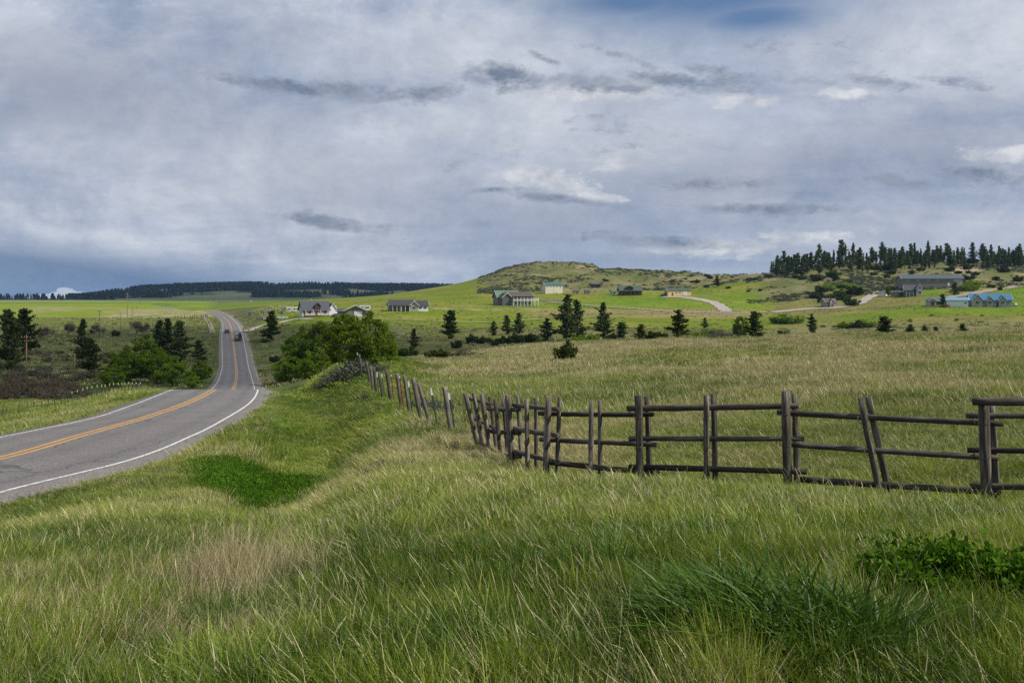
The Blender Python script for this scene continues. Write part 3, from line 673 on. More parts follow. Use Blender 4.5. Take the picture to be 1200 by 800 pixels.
def leafy_mesh(seed, h=10., rad=4.2, mat=None, clumps=46, per=150, leaf=.24, base=.12, bark=None, stems=1):
    """many-limbed broadleaf tree: leaf clumps spread over an uneven hull with gaps"""
    g = np.random.default_rng(seed); random.seed(seed)
    mb = MB(); pts = []
    cz = h*(base+1)/2; hz = h*(1-base)/2
    for s in range(stems):
        ox, oy = (0, 0) if stems == 1 else g.uniform(-rad*.35, rad*.35, 2)
        mb.tube([(ox*.4, oy*.4, -.4), (ox*.7, oy*.7, h*.25), (ox, oy, h*.5)], .02*h/stems**.5+.03, 7, .012*h/stems**.5)
    for k in range(clumps):
        d = g.normal(size=3); d /= np.linalg.norm(d)
        r = g.uniform(.45, 1.0)**.6*g.uniform(.82, 1.1)
        c = np.array([d[0]*rad*r, d[1]*rad*r, cz+d[2]*hz*r*.92])
        taper = 1-.45*max(0, (c[2]-cz)/hz)
        c[:2] *= taper
        cr = g.uniform(.13, .26)*rad
        p = g.normal(size=(per, 3)); p /= np.linalg.norm(p, axis=1)[:, None]
        p *= (g.uniform(.25, 1, per)**.5)[:, None]*cr*np.array([1.1, 1.1, .75])
        pts.append(c+p)
        if g.random() < .55:
            st = (0, 0, h*g.uniform(.15, .45))
            mid = (c[0]*.5+g.normal()*.1, c[1]*.5+g.normal()*.1, st[2]+(c[2]-st[2])*.55)
            mb.tube([st, mid, tuple(c)], .008*h, 4, .012)
    Pn = np.concatenate(pts); Pn = Pn[Pn[:, 2] > .05]
    return qmesh('crown', quads(Pn, leaf, g), mat or LEAF), mb.mesh('trunk', bark or BARKG)
def shrub_mesh(seed, h=1.6, rad=1.3, mat=None, n=1500, leaf=.13, spiky=.4, clumps=14):
    g = np.random.default_rng(seed); random.seed(seed)
    mb = MB(); pts = []
    for k in range(clumps):
        th = g.uniform(0, 6.283); rr = rad*math.sqrt(g.random())*.85
        hh = h*(1-.55*(rr/rad)**2)*g.uniform(.7, 1.12)
        m = n//clumps
        t = g.uniform(.05, 1, m)**.8
        w = (rad*.34)*(1-spiky*t)*np.sqrt(g.random(m))
        ph = g.uniform(0, 6.283, m)
        x = math.cos(th)*rr*(.5+.5*t)+w*np.cos(ph); y = math.sin(th)*rr*(.5+.5*t)+w*np.sin(ph)
        pts.append(np.stack([x, y, t*hh], -1))
        mb.tube([(0, 0, -.15), (math.cos(th)*rr*.6, math.sin(th)*rr*.6, hh*.5), (math.cos(th)*rr, math.sin(th)*rr, hh*.85)], .02+.012*h, 4, .006)
    return qmesh('crown', quads(np.concatenate(pts), leaf, g, 1.0, 1.8), mat or JUN), mb.mesh('stem', BARKG)
def bare_mesh(seed, h=6., spread=.9):
    g = np.random.default_rng(seed); mb = MB(); tips = []
    def br(p, d, L, r, lev):
        p = np.array(p, float); d = d/np.linalg.norm(d)
        mid = p+d*L*.5+g.normal(size=3)*L*.06; e = p+d*L+g.normal(size=3)*L*.05
        mb.tube([tuple(p), tuple(mid), tuple(e)], r, 5 if lev < 2 else 3, max(.012, r*.6))
        if lev >= 2:
            for q in (mid, e): tips.append(q+g.normal(size=(7, 3))*.22)
        if lev == 3: return
        for k in range(int(g.integers(4, 6))):
            nd_ = d+g.normal(size=3)*spread*(.62 if lev == 0 else .75); nd_[2] = nd_[2]*.8+.16
            br(p+(e-p)*g.uniform(.5, 1.), nd_, L*g.uniform(.6, .85), max(.03, r*.55), lev+1)
    br((0, 0, -.3), np.array([g.normal()*.1, g.normal()*.1, 1.]), h*.34, .026*h, 0)
    return qmesh('crown', quads(np.concatenate(tips), .10, g, 1., 5.), BROWN), mb.mesh('trunk', BARKG)
def variants(kind, fn, n):
    MESHES[kind] = [fn(i) for i in range(n)]
variants('pine', lambda i: pine_mesh(100+i, 11, [2.6, 3.0, 2.4, 2.8][i], [.05, .12, .16, .08][i], shape=.78, base=.09), 4)
variants('full_pine', lambda i: pine_mesh(130+i, 10, [3.1, 3.4, 3.0][i], .05, shape=.58, base=.03, q=9), 3)
variants('ridge_pine', lambda i: pine_mesh(160+i, 14, [2.3, 2.8, 2.0, 2.5, 2.9, 2.2][i], [.1, .2, .12, .3, .15, .05][i], NEEDLEB, [.08, .22, .06, .38, .12, .05][i], [.75, .6, .9, .5, .65, .8][i], q=6, leaf=.46), 6)
variants('leafy', lambda i: leafy_mesh(200+i, 10, 4.6, None, 84, 150, .26, .03, stems=3), 3)
variants('young_leafy', lambda i: leafy_mesh(220+i, 6, 3.2, LEAFY, 56, 140, .19, .0, stems=5), 3)
variants('juniper', lambda i: shrub_mesh(240+i, 1.8, 1.5, JUN, 1800, .15, .55), 4)
variants('sagebrush', lambda i: shrub_mesh(260+i, .8, .7, SAGE, 1100, .055, .3, 16), 3)
variants('twig_shrub', lambda i: shrub_mesh(280+i, 1.7, 1.6, BROWN, 1700, .10, .2), 3)
variants('green_shrub', lambda i: shrub_mesh(300+i, 1.5, 1.5, LEAFY, 1500, .14, .15), 3)
variants('bare', lambda i: bare_mesh(320+i), 4)
variants('blossom', lambda i: leafy_mesh(340+i, 6, 2.4, BLOSSOM, 26, 110, .2, .18, stems=3), 2)
BASEH = dict(pine=11, full_pine=10.2, ridge_pine=14, leafy=10., young_leafy=6., juniper=1.9, sagebrush=.82, twig_shrub=1.75, green_shrub=1.5, bare=6., blossom=6.)
def plant_at(kind, name, cat, loc, height, label, group=None, wide=1., var=None, parts=('crown', 'trunk')):
    vs = MESHES[kind]; k = random.randrange(len(vs)) if var is None else var % len(vs)
    s = height/BASEH[kind]
    r = empty(name, loc, random.uniform(0, 6.28), label, cat, group, (s*wide, s*wide, s))
    link(parts[0], vs[k][0], r)
    link(parts[1], vs[k][1], r)
    return r
def plant(kind, name, cat, px, py, hpx, label, group=None, wide=1., var=None, Y=None):
    if Y is None: p = ghit(px, py, label)
    else:
        x = (px-600)/F*Y; p = Vector((x, Y, gz(x, Y)))
    parts = ('crown', 'stem') if kind in ('juniper', 'sagebrush', 'twig_shrub', 'green_shrub') else ('crown', 'trunk')
    return plant_at(kind, name, cat, (p.x, p.y, p.z-.05), hpx*p.y/F, label, group, wide, var, parts)

random.seed(11)
PINES = [  # kind, px, py, h(px), wide, label
 ('full_pine', 11, 434, 72, .8, 'tall dark pine at the left edge behind the brown pole'),
 ('full_pine', 29, 412, 51, 1.05, 'broad dark pine right of the pine at the left edge'),
 ('pine', 96, 424, 50, 1.0, 'dark pine with a narrow top standing alone between the bare trees'),
 ('full_pine', 107, 440, 44, .95, 'lower bushy pine at the foot of the lone dark pine'),
 ('pine', 187, 418, 43, 1.25, 'leftmost of three dark pines left of the highway'),
 ('pine', 197, 420, 46, 1.2, 'middle one of three dark pines left of the highway'),
 ('pine', 211, 426, 50, 1.3, 'rightmost of three dark pines left of the highway'),
 ('full_pine', 233, 424, 26, 1.2, 'small dark pine beside the highway embankment'),
 ('pine', 318, 399, 35, 1.5, 'lone airy pine right of the highway below the junk vehicles'),
 ('full_pine', 528, 397, 34, 1.0, 'lone full pine in the valley below the ranch house with white wing'),
 ('pine', 485, 409, 24, 1.3, 'small pine behind the junipers at the meadow edge'),
 ('pine', 578, 393, 17, 1.5, 'smallest pine left of the pine pair below the balcony house'),
 ('pine', 594, 392, 23, 1.5, 'left pine of the pair below the balcony house'),
 ('full_pine', 608, 391, 25, .95, 'right pine of the pair below the balcony house'),
 ('full_pine', 641, 400, 28, 1.2, 'squat pine just left of the tallest twin pines'),
 ('pine', 664, 400, 55, 1.2, 'left and taller trunk of the tallest twin pines in the valley'),
 ('pine', 676, 399, 48, 1.1, 'right and lower trunk of the tallest twin pines in the valley'),
 ('pine', 707, 398, 43, 1.1, 'slender pine right of the tallest twin pines'),
 ('full_pine', 729, 398, 21, 1.5, 'low dark pine right of the slender valley pine'),
 ('full_pine', 751, 399, 20, 1.3, 'short pine left of the round topped pine'),
 ('full_pine', 795, 398, 36, 1.25, 'round topped full pine behind the meadow crest'),
 ('pine', 826, 385, 13, 1.4, 'tiny pine between the round topped pine and the mixed clump'),
 ('full_pine', 884, 397, 33, 1.1, 'dark pine at the right of the mixed clump beyond the meadow'),
 ('full_pine', 951, 390, 23, .95, 'small round pine alone in the right fields'),
 ('full_pine', 1036, 392, 22, 1.6, 'wide flat pine right of the shrub patch in the right fields'),
 ('full_pine', 1067, 391, 12, 1.6, 'left bush sized pine of the short row at the right'),
 ('full_pine', 1083, 391, 11, 1.6, 'middle bush sized pine of the short row at the right'),
 ('full_pine', 1097, 391, 9, 1.9, 'right bush sized pine of the short row at the right'),
 ('full_pine', 1128, 391, 12, 1.8, 'squat dark pine alone beyond the meadow at far right'),
 ('pine', 841, 336, 13, 1.6, 'lone pine on the sage slope above the tan garage'),
 ('full_pine', 1105, 359, 15, 1.2, 'dark pine hiding the end of the blue roofed garage'),
 ('full_pine', 1119, 346, 16, 1.1, 'pine in front of the right end of the long warehouse'),
 ('full_pine', 979, 329, 11, 1.1, 'single pine on the slope below the wooded ridge'),
]
for i, (k, x, y, h, w, lab) in enumerate(PINES):
    plant(k, 'pine_tree', 'pine tree', x, y, h, lab, None, w, i)
BARE = [(48, 399, 18, 'bare grey tree left of the lone dark pine, thinner of two'), (52, 398, 22, 'bare grey tree left of the lone dark pine, wider of two'),
        (80, 394, 22, 'round bare tree just left of the lone dark pine'), (110, 395, 22, 'leaning bare tree beside the tall utility pole'),
        (159, 393, 25, 'widest bare tree left of the three dark pines'), (171, 393, 20, 'bare tree close to the left of the three dark pines')]
for i, (x, y, h, lab) in enumerate(BARE):
    plant('bare', 'bare_tree', 'bare tree', x, y, h, lab, None, 1.15, i)
LEAFYL = [  # bright clump left of the road and big trees in the middle
 ('young_leafy', 148, 448, 42, 1.1, 'leafy bush at the left end of the bright thicket beside the highway'),
 ('young_leafy', 168, 444, 52, 1.0, 'tallest leafy bush of the bright thicket beside the highway'),
 ('young_leafy', 183, 449, 42, 1.1, 'leafy bush in the middle of the bright thicket beside the highway'),
 ('young_leafy', 205, 452, 34, 1.15, 'leafy bush at the right end of the bright thicket beside the highway'),
 ('young_leafy', 132, 452, 26, 1.3, 'low leafy bush at the left foot of the bright thicket'),
 ('leafy', 236, 448, 28, 1.05, 'dull green bush between the thicket and the embankment'),
 ('young_leafy', 226, 455, 18, 1.2, 'low green bush on the embankment next to the road crest'),
 ('leafy', 352, 444, 66, .78, 'leftmost tree of the big leafy grove right of the highway'),
 ('leafy', 378, 441, 68, .85, 'second tree from the left in the big leafy grove'),
 ('leafy', 404, 436, 72, .82, 'third tree from the left in the big leafy grove'),
 ('leafy', 430, 432, 72, .95, 'tallest rightmost tree of the big leafy grove'),
 ('leafy', 452, 424, 40, .8, 'small tree at the right edge of the big leafy grove'),
 ('young_leafy', 345, 447, 38, 1.15, 'light green bush at the front of the big leafy grove'),
 ('young_leafy', 372, 448, 42, 1.1, 'wide light green bush at the foot of the big leafy grove'),
 ('leafy', 868, 397, 28, .75, 'light green tree at the left of the mixed clump beyond the meadow'),
 ('leafy', 1041, 347, 13, .6, 'dense green tree left of the porch house'),
]
for i, (k, x, y, h, w, lab) in enumerate(LEAFYL):
    plant(k, 'leafy_tree' if k == 'leafy' else 'leafy_bush', 'leafy tree' if k == 'leafy' else 'bush', x, y, h, lab, None, w, i)
for i, (x, y, h, lab) in enumerate([(317, 371, 14, 'white flowering tree near the small shed'), (331, 373, 16, 'white flowering tree beside the camper trailer')]):
    plant('blossom', 'flowering_tree', 'flowering tree', x, y, h, lab, None, 1.25, i)
SHR = [  # kind, px, py, h, wide, label, group
 ('juniper', 662, 423, 25, 1.05, 'round green juniper alone in the meadow behind the log fence', None),
 ('juniper', 466, 420, 15, 1.3, 'dark juniper at the left end of the row on the meadow edge', None),
 ('juniper', 480, 420, 16, 1.1, 'dark juniper second in the row on the meadow edge', None),
 ('juniper', 507, 421, 13, 1.2, 'dark juniper third in the row on the meadow edge', None),
 ('juniper', 521, 421, 13, 1.3, 'dark juniper fourth in the row on the meadow edge', None),
 ('twig_shrub', 546, 419, 12, 1.4, 'brown twiggy shrub at the right end of the juniper row', None),
 ('sagebrush', 570, 417, 6, 1.8, 'grey sagebrush right of the brown twiggy shrub', None),
 ('juniper', 535, 408, 11, 1.0, 'rounded juniper below the lone full pine', None),
 ('juniper', 556, 403, 12, 1.4, 'dark juniper right of the lone full pine', None),
 ('juniper', 568, 403, 11, 1.2, 'dark juniper left of the pine pair', None),
 ('juniper', 580, 405, 10, 1.0, 'light juniper below the smallest pine', None),
 ('juniper', 592, 403, 11, 1.4, 'dark juniper below the left pine of the pair', None),
 ('juniper', 606, 402, 13, 1.3, 'dark juniper below the right pine of the pair', None),
 ('juniper', 620, 401, 13, 1.4, 'dark juniper right of the pine pair', None),
 ('green_shrub', 690, 400, 9, 1.9, 'bright green shrub at the foot of the twin pines', None),
 ('green_shrub', 676, 401, 7, 1.6, 'low bright green shrub between twin pines and slender pine', None),
 ('juniper', 716, 399, 10, 1.3, 'dark juniper beside the slender valley pine', None),
 ('juniper', 767, 399, 14, 1.3, 'dark juniper left of the round topped pine', None),
 ('juniper', 775, 398, 11, 1.2, 'second dark juniper left of the round topped pine', None),
 ('twig_shrub', 836, 393, 12, 1.4, 'brown bare shrub right of the round topped pine', None),
 ('green_shrub', 822, 397, 10, 1.2, 'green shrub right of the round topped pine', None),
 ('sagebrush', 838, 398, 8, 2.0, 'pale grey sagebrush left of the mixed clump', None),
 ('twig_shrub', 850, 396, 10, 1.4, 'brown bare shrub at the foot of the mixed clump', None),
 ('green_shrub', 925, 379, 12, 1.7, 'bright green willow clump below the gravel lane', None),
 ('green_shrub', 913, 379, 10, 1.3, 'bright green willow clump left of its larger neighbour', None),
 ('juniper', 917, 391, 5, 2.2, 'low dark shrub beyond the meadow left of the small round pine', None),
 ('juniper', 1004, 385, 12, 1.3, 'dark shrub at the top of the patch left of the wide pine', None),
 ('green_shrub', 992, 385, 9, 1.5, 'green shrub at the left of the patch beside the wide pine', None),
 ('green_shrub', 1016, 384, 10, 1.5, 'green shrub at the right of the patch beside the wide pine', None),
 ('juniper', 125, 418, 7, 1.4, 'small dark bush on the valley pasture by the lone pine', None),
 ('juniper', 136, 394, 9, 1.0, 'dark bush beside the short utility pole', None),
 ('green_shrub', 462, 424, 9, 1.1, 'pale green shrub at the right foot of the grove', None),
 ('green_shrub', 335, 448, 17, 1.1, 'yellow green shrub at the left foot of the grove', None),
 ('juniper', 311, 401, 6, 1.5, 'dark low bush left of the lone airy pine', None),
 ('juniper', 322, 424, 9, 1.2, 'dark bush in the draw below the lone airy pine', None),
 ('juniper', 1003, 346, 13, 1.2, 'tall dark juniper beside the gravel lane on the slope', None),
 ('juniper', 1194, 304, 9, 1.2, 'dark juniper on the ridge at the right edge', None),
 ('juniper', 1162, 337, 5, 1.5, 'small dark juniper above the blue roofed house', None),
 ('juniper', 1172, 340, 5, 1., 'second small dark juniper above the blue roofed house', None),
 ('green_shrub', 1143, 336, 9, 1.5, 'green shrub right of the long warehouse', None),
 ('green_shrub', 1135, 341, 9, 1.8, 'bright shrub right of the pine by the warehouse', None),
 ('juniper', 998, 358, 11, 1.3, 'round dark juniper beside the stone house', None),
]
for i, (k, x, y, h, w, lab, gp) in enumerate(SHR):
    nm = {'juniper': 'juniper_shrub', 'twig_shrub': 'bare_shrub', 'green_shrub': 'green_shrub', 'sagebrush': 'sagebrush'}[k]
    plant(k, nm, nm.replace('_', ' '), x, y, h, lab, gp, w, i)
# shrubs that look alike: share a label and a group
def scatter(n, kind, name, cat, box, hr, label, group, wide=(1., 1.5), seed=1, cond=None):
    random.seed(seed); c = 0; t = 0
    while c < n and t < n*30:
        t += 1
        x = random.uniform(box[0], box[2]); y = random.uniform(box[1], box[3])
        if cond and not cond(x, y): continue
        p = hit(x, y)
        if p is None or p.y < 60 or p.y > 1100: continue
        h = random.uniform(*hr)*p.y/F
        plant_at(kind, name, cat, (p.x, p.y, p.z-.05), h, label, group, random.uniform(*wide), None, ('crown', 'stem') if kind in ('juniper', 'sagebrush', 'twig_shrub', 'green_shrub') else ('crown', 'trunk'))
        c += 1
scatter(30, 'twig_shrub', 'bare_shrub', 'bare shrub', (-14, 443, 104, 470), (9, 16), 'brown leafless shrub in the thicket below the left pines', 'brown thicket left of the highway', (1., 1.5), 3, lambda x, y: y > 437+abs(x-30)*.06)
scatter(9, 'sagebrush', 'sagebrush', 'sagebrush', (-5, 430, 100, 466), (7, 11), 'pale grey sagebrush among the brown shrubs at left', 'sagebrush in the brown thicket', (1.2, 1.8), 4)
scatter(20, 'twig_shrub', 'bare_shrub', 'bare shrub', (20, 408, 130, 440), (5, 9), 'dull brown shrub on the shaded valley pasture at left', 'shrubs on the shaded left pasture', (1., 1.7), 5)
scatter(16, 'juniper', 'juniper_shrub', 'juniper shrub', (945, 341, 1000, 353), (5, 9), 'dark shrub in the brushy gully left of the gravel lane', 'gully shrubs by the gravel lane', (1.2, 1.8), 6)
scatter(8, 'green_shrub', 'green_shrub', 'green shrub', (968, 336, 1008, 345), (4, 7), 'bright green shrub at the top of the brushy gully', 'green gully shrubs', (1.4, 2.), 7)
scatter(26, 'juniper', 'juniper_shrub', 'juniper shrub', (800, 322, 1000, 360), (2.5, 4.5), 'small dark juniper dotted on the open sage slope', 'junipers on the sage slope', (1.2, 1.9), 8, lambda x, y: y < 334+(x-800)*.13)
scatter(36, 'juniper', 'juniper_shrub', 'juniper shrub', (908, 308, 1200, 330), (4, 9), 'dark juniper under the pines of the right ridge', 'junipers under the ridge pines', (1.2, 1.9), 9)
scatter(10, 'green_shrub', 'green_shrub', 'green shrub', (890, 366, 1200, 392), (2, 3.5), 'low green shrub in the right hand pasture', 'shrubs in the right pasture', (1.2, 1.9), 10)
scatter(8, 'juniper', 'juniper_shrub', 'juniper shrub', (600, 314, 830, 338), (1.8, 3.2), 'small dark shrub on the bare middle hill', 'shrubs on the middle hill', (1.2, 2.), 12)
# pines on the right ridge
random.seed(21)
ridge = []
for i in range(258):
    u = random.random(); px = 903+u*310
    Y = random.choice([random.uniform(765, 800), random.uniform(716, 800) if px < 1060 else random.uniform(742, 800)]) if px > 930 else random.uniform(742, 800)
    if i < 60: px = 905+i*5.1+random.uniform(-2, 2); Y = random.uniform(776, 808)
    if 1133 < px < 1150 and random.random() < .85: continue
    X = (px-600)/F*Y; z = gz(X, Y)
    e = sstep(902, 935, px)
    h = random.choice([random.uniform(6, 11), random.uniform(9, 16), random.uniform(12, 18)])*(.72+.28*float(e)) if i < 60 else random.uniform(5, 13)
    if random.random() < .12: h *= 1.22
    r = plant_at('ridge_pine', 'pine_tree', 'pine tree', (X, Y, z-.1), h, 'dark pine standing in the open stand along the right ridge', 'pines along the right ridge', random.uniform(.75, 1.3))
# ------------------------------------------------------------------ buildings
def wallmat(name, col, kind='lap', pitch=.2):
    """boarded wall: narrow shadow line cut between boards by bump"""
    m, nt, out = newmat(name)
    tc = nt.nodes.new('ShaderNodeTexCoord'); vec = tc.outputs['Object']
    w = nd(nt, 'ShaderNodeTexWave', wave_type='BANDS', bands_direction='Z' if kind == 'lap' else 'X', wave_profile='SAW', inp={'Scale': .314/pitch, 'Distortion': 0.})
    nt.links.new(vec, w.inputs[0])
    f = noise(nt, vec, 1.3, 5, .6)
    c = mixc(nt, f, tuple(x*.86 for x in col), tuple(min(1, x*1.1) for x in col))
    p = nd(nt, 'ShaderNodeBsdfPrincipled', inp={'Roughness': .7, 'Specular IOR Level': .25})
    nt.links.new(c, p.inputs['Base Color'])
    b = nd(nt, 'ShaderNodeBump', inp={'Strength': .5, 'Distance': .03}); nt.links.new(w.outputs['Fac'], b.inputs['Height']); nt.links.new(b.outputs[0], p.inputs['Normal'])
    nt.links.new(p.outputs[0], out.inputs[0])
    return m
WM = dict(white=wallmat('white_siding', (.74, .74, .72)), grey=wallmat('grey_siding', (.36, .37, .38)), olive=wallmat('olive_siding', (.17, .17, .12)),
          cream=wallmat('cream_siding', (.66, .62, .50), 'rib', .3), tan=wallmat('tan_siding', (.78, .52, .28)), log=wallmat('dark_logs', (.085, .045, .025), 'lap', .3),
          dgrey=wallmat('charcoal_siding', (.10, .11, .11)), taupe=wallmat('taupe_steel', (.20, .185, .165), 'rib', .3), stone=simple('stone_wall', (.30, .27, .23), .9, .5, 5.),
          wood=wallmat('orange_boards', (.42, .20, .08), 'rib', .2), shed=simple('weathered_boards', (.20, .17, .14), .9, .4, 4., stretch=(1, 1, .2)), sage=wallmat('sage_siding', (.33, .335, .31)))
RM = dict(slate=wallmat('slate_roof', (.07, .075, .092), 'lap', .3), black=wallmat('dark_shingle_roof', (.05, .052, .058), 'lap', .3), brown=wallmat('brown_shingle_roof', (.09, .075, .062), 'lap', .3),
          green=wallmat('green_steel_roof', (.06, .10, .075), 'rib', .4), pgreen=wallmat('pale_green_roof', (.11, .18, .13), 'rib', .4), teal=wallmat('teal_roof', (.05, .125, .14), 'rib', .4),
          blue=wallmat('blue_steel_roof', (.05, .155, .29), 'rib', .4), lblue=wallmat('light_blue_roof', (.13, .26, .37), 'rib', .4), grey=wallmat('grey_steel_roof', (.07, .095, .105), 'rib', .5))
GLASS = simple('window_glass', (.03, .04, .05), .08, .2, 1., spec=.8)
TRIM = simple('white_trim', (.76, .76, .74), .6, .08)
DARKTRIM = simple('dark_trim', (.06, .05, .045), .7, .2)
REDDOOR = simple('red_door_paint', (.25, .06, .035), .6, .2)
DOORW = simple('white_door_paint', (.70, .71, .70), .5, .1)
DECKW = simple('redwood_deck', (.16, .085, .055), .8, .3, 5., stretch=(1, 4, 1))
CONC = simple('concrete', (.42, .40, .37), .9, .2)
STEEL = simple('galvanised_steel', (.42, .44, .45), .45, .15, metal=.6)
RUBBER = simple('tyre_rubber', (.02, .02, .021), .8, .2)

def gable(root, w, d, h, rh, wall, roof, ridge='x', o=(0, 0), over=.5, fascia=None, z0=-1.2, roofname='roof', wallname='wall'):
    """a wing: walls with gable ends and a two-slope roof; front faces -y"""
    ox, oy = o; mb = MB(); rf = MB()
    if ridge == 'x':
        mb.prism([(-d/2+oy, z0), (d/2+oy, z0), (d/2+oy, h), (oy, h+rh-.02), (-d/2+oy, h)], ox-w/2, ox+w/2, 'x')
        half, ln0, ln1 = d/2, ox-w/2-over, ox+w/2+over
        sl = rh/half; e = over
        pr = [(oy-half-e, h-e*sl), (oy, h+rh), (oy+half+e, h-e*sl), (oy+half+e, h-e*sl+.18), (oy, h+rh+.2), (oy-half-e, h-e*sl+.18)]
        rf.prism(pr, ln0, ln1, 'x')
    else:
        mb.prism([(ox-w/2, z0), (ox+w/2, z0), (ox+w/2, h), (ox, h+rh-.02), (ox-w/2, h)], oy-d/2, oy+d/2, 'y')
        half = w/2; sl = rh/half; e = over
        pr = [(ox-half-e, h-e*sl), (ox, h+rh), (ox+half+e, h-e*sl), (ox+half+e, h-e*sl+.18), (ox, h+rh+.2), (ox-half-e, h-e*sl+.18)]
        rf.prism(pr, oy-d/2-over, oy+d/2+over, 'y')
    a = mb.build(wallname, wall, root); b = rf.build(roofname, roof, root)
    if fascia:
        fb = MB()
        if ridge == 'y':
            yy = oy-d/2-over-.03
            for sg in (-1, 1):
                fb.poly([(ox, yy, h+rh-.06), (ox+sg*(half+e), yy, h-e*sl-.06), (ox+sg*(half+e), yy, h-e*sl+.21), (ox, yy, h+rh+.23),
                         (ox, yy-.05, h+rh-.06), (ox+sg*(half+e), yy-.05, h-e*sl-.06), (ox+sg*(half+e), yy-.05, h-e*sl+.21), (ox, yy-.05, h+rh+.23)],
                        [(0, 1, 2, 3), (7, 6, 5, 4), (0, 4, 5, 1), (3, 2, 6, 7), (1, 5, 6, 2)])
        else:
            for xx, dx in ((ln0-.03, -.05), (ln1+.03, .05)):
                for sg in (-1, 1):
                    q = [(oy, h+rh-.06), (oy+sg*(half+e), h-e*sl-.06), (oy+sg*(half+e), h-e*sl+.21), (oy, h+rh+.23)]
                    fb.poly([(xx, y, z) for y, z in q]+[(xx+dx, y, z) for y, z in q], [(0, 1, 2, 3), (7, 6, 5, 4), (0, 4, 5, 1), (3, 2, 6, 7), (1, 5, 6, 2)])
        fb.build('fascia', fascia, b)
    return a, b
def window(root, x, y, z, w, h, face='-y', trim=None, name='window', pane=None):
    """framed window standing proud of a wall; face = outward direction"""
    M = {'-y': 0, '+x': math.pi/2, '-x': -math.pi/2, '+y': math.pi}[face]
    R = Matrix.Rotation(M, 3, 'Z'); c = Vector((x, y, z)); fr = MB(); t = .09
    def put(mb, cx, cz, ww, hh, dp, off): mb.box(c+R @ Vector((cx, off, cz)), (ww, dp, hh), M=R)
    put(fr, 0, h/2, w+2*t, t, .1, -.045); put(fr, 0, -h/2, w+2*t, t, .12, -.055)
    put(fr, -w/2-t/2, 0, t, h-t, .1, -.045); put(fr, w/2+t/2, 0, t, h-t, .1, -.045); put(fr, 0, 0, .05, h-t, .08, -.035)
    o = fr.build(name, trim or TRIM, root)
    pn = MB(); put(pn, 0, 0, w+.02, h-.02, .03, -.02); pn.build('pane', pane or GLASS, o)
    return o
def door(root, x, y, z, w, h, mat, face='-y', name='door', trim=None):
    M = {'-y': 0, '+x': math.pi/2, '-x': -math.pi/2, '+y': math.pi}[face]
    R = Matrix.Rotation(M, 3, 'Z'); c = Vector((x, y, z)); mb = MB()
    mb.box(c+R @ Vector((0, -.04, h/2)), (w, .08, h), M=R)
    for k in range(3 if h > 2.3 else 2):
        n = 3 if h > 2.3 else 2
        mb.box(c+R @ Vector((0, -.09, h*(k+.5)/n)), (w*.82, .03, h/n*.72), M=R)
    o = mb.build(name, mat, root)
    hb = MB(); hb.cyl(c+R @ Vector((w*.4, -.08, 1.)), c+R @ Vector((w*.4, -.17, 1.)), .04, .05, 8); hb.build('handle', STEEL, o)
    fb = MB()
    for sx in (-1, 1): fb.box(c+R @ Vector((sx*(w/2+.06), -.05, h/2)), (.12, .1, h), M=R)
    fb.box(c+R @ Vector((0, -.05, h+.06)), (w+.24, .1, .12), M=R); fb.build('door_frame', trim or TRIM, o)
    return o
def rail(root, pts, zb, zt, mat, gapx=.5, name='railing'):
    mb = MB()
    for a, b in zip(pts, pts[1:]):
        A = Vector((*a, 0)); B = Vector((*b, 0)); L = (B-A).length; n = max(1, int(L/gapx))
        mb.cyl(A+Vector((0, 0, zt)), B+Vector((0, 0, zt)), .05, .05, 6); mb.cyl(A+Vector((0, 0, zb+.12)), B+Vector((0, 0, zb+.12)), .04, .04, 6)
        for k in range(n+1):
            p = A.lerp(B, k/n); mb.box((p.x, p.y, (zb+zt)/2), (.05, .05, zt-zb))
    return mb.build(name, mat, root)
def house(name, px, py, label, rz=0., cat='house', ground_drop=0.):
    p = ghit(px, py, label)
    return empty(name, (p.x, p.y, p.z), rz, label, cat), p.y/F

# farmhouse with grey roof and redwood deck
r, u = house('farmhouse', 368, 370, 'white farmhouse with steep grey roof, small dormer and redwood deck', .38)
W = 36*u
gable(r, W*.86, 9, 2.9, 4.0, WM['white'], RM['slate'], 'x', (0, 0), .6, DARKTRIM)
for x in (-2.6, -.9): window(r, -W*.43, x+.6, 1.7, 1.0, 1.2, '-x')
window(r, -W*.43, 0, 4.6, 1.1, 1.1, '-x')
for x in (-.36, -.2, .3): window(r, W*x, -4.5, 1.7, 1.3, 1.3)
door(r, W*.02, -4.5, .35, 1.1, 2.1, REDDOOR)
gable(r, 2.6, 3.2, 4.9, 1.1, WM['log'], RM['slate'], 'y', (W*.06, -3.1), .35, DARKTRIM, z0=3.2, roofname='dormer_roof', wallname='dormer')
gable(r, 4.2, 8, 2.8, 3.0, WM['white'], RM['slate'], 'y', (W*.43+2.0, .3), .35, TRIM, roofname='wing_roof', wallname='wing')
mb = MB(); mb.box((W*.02, -6.0, .2), (W*.80, 3.0, .22)); 
for k in range(6): mb.box((-W*.36+k*W*.15, -7.3, -.5), (.16, .16, 1.4))
mb.build('deck', DECKW, r); rail(r, [(-W*.38, -4.6), (-W*.38, -7.4), (W*.42, -7.4)], .32, 1.25, DECKW, .35)
mb = MB(); mb.box((-W*.08, .8, 7.4), (.7, .7, 1.5)); mb.build('chimney', WM['stone'], r)
mb = MB()
for k in range(4): mb.box((-W*.36+k*W*.24, -7.2, 1.6), (.15, .15, 2.5))
mb.build('porch_post', TRIM, r)

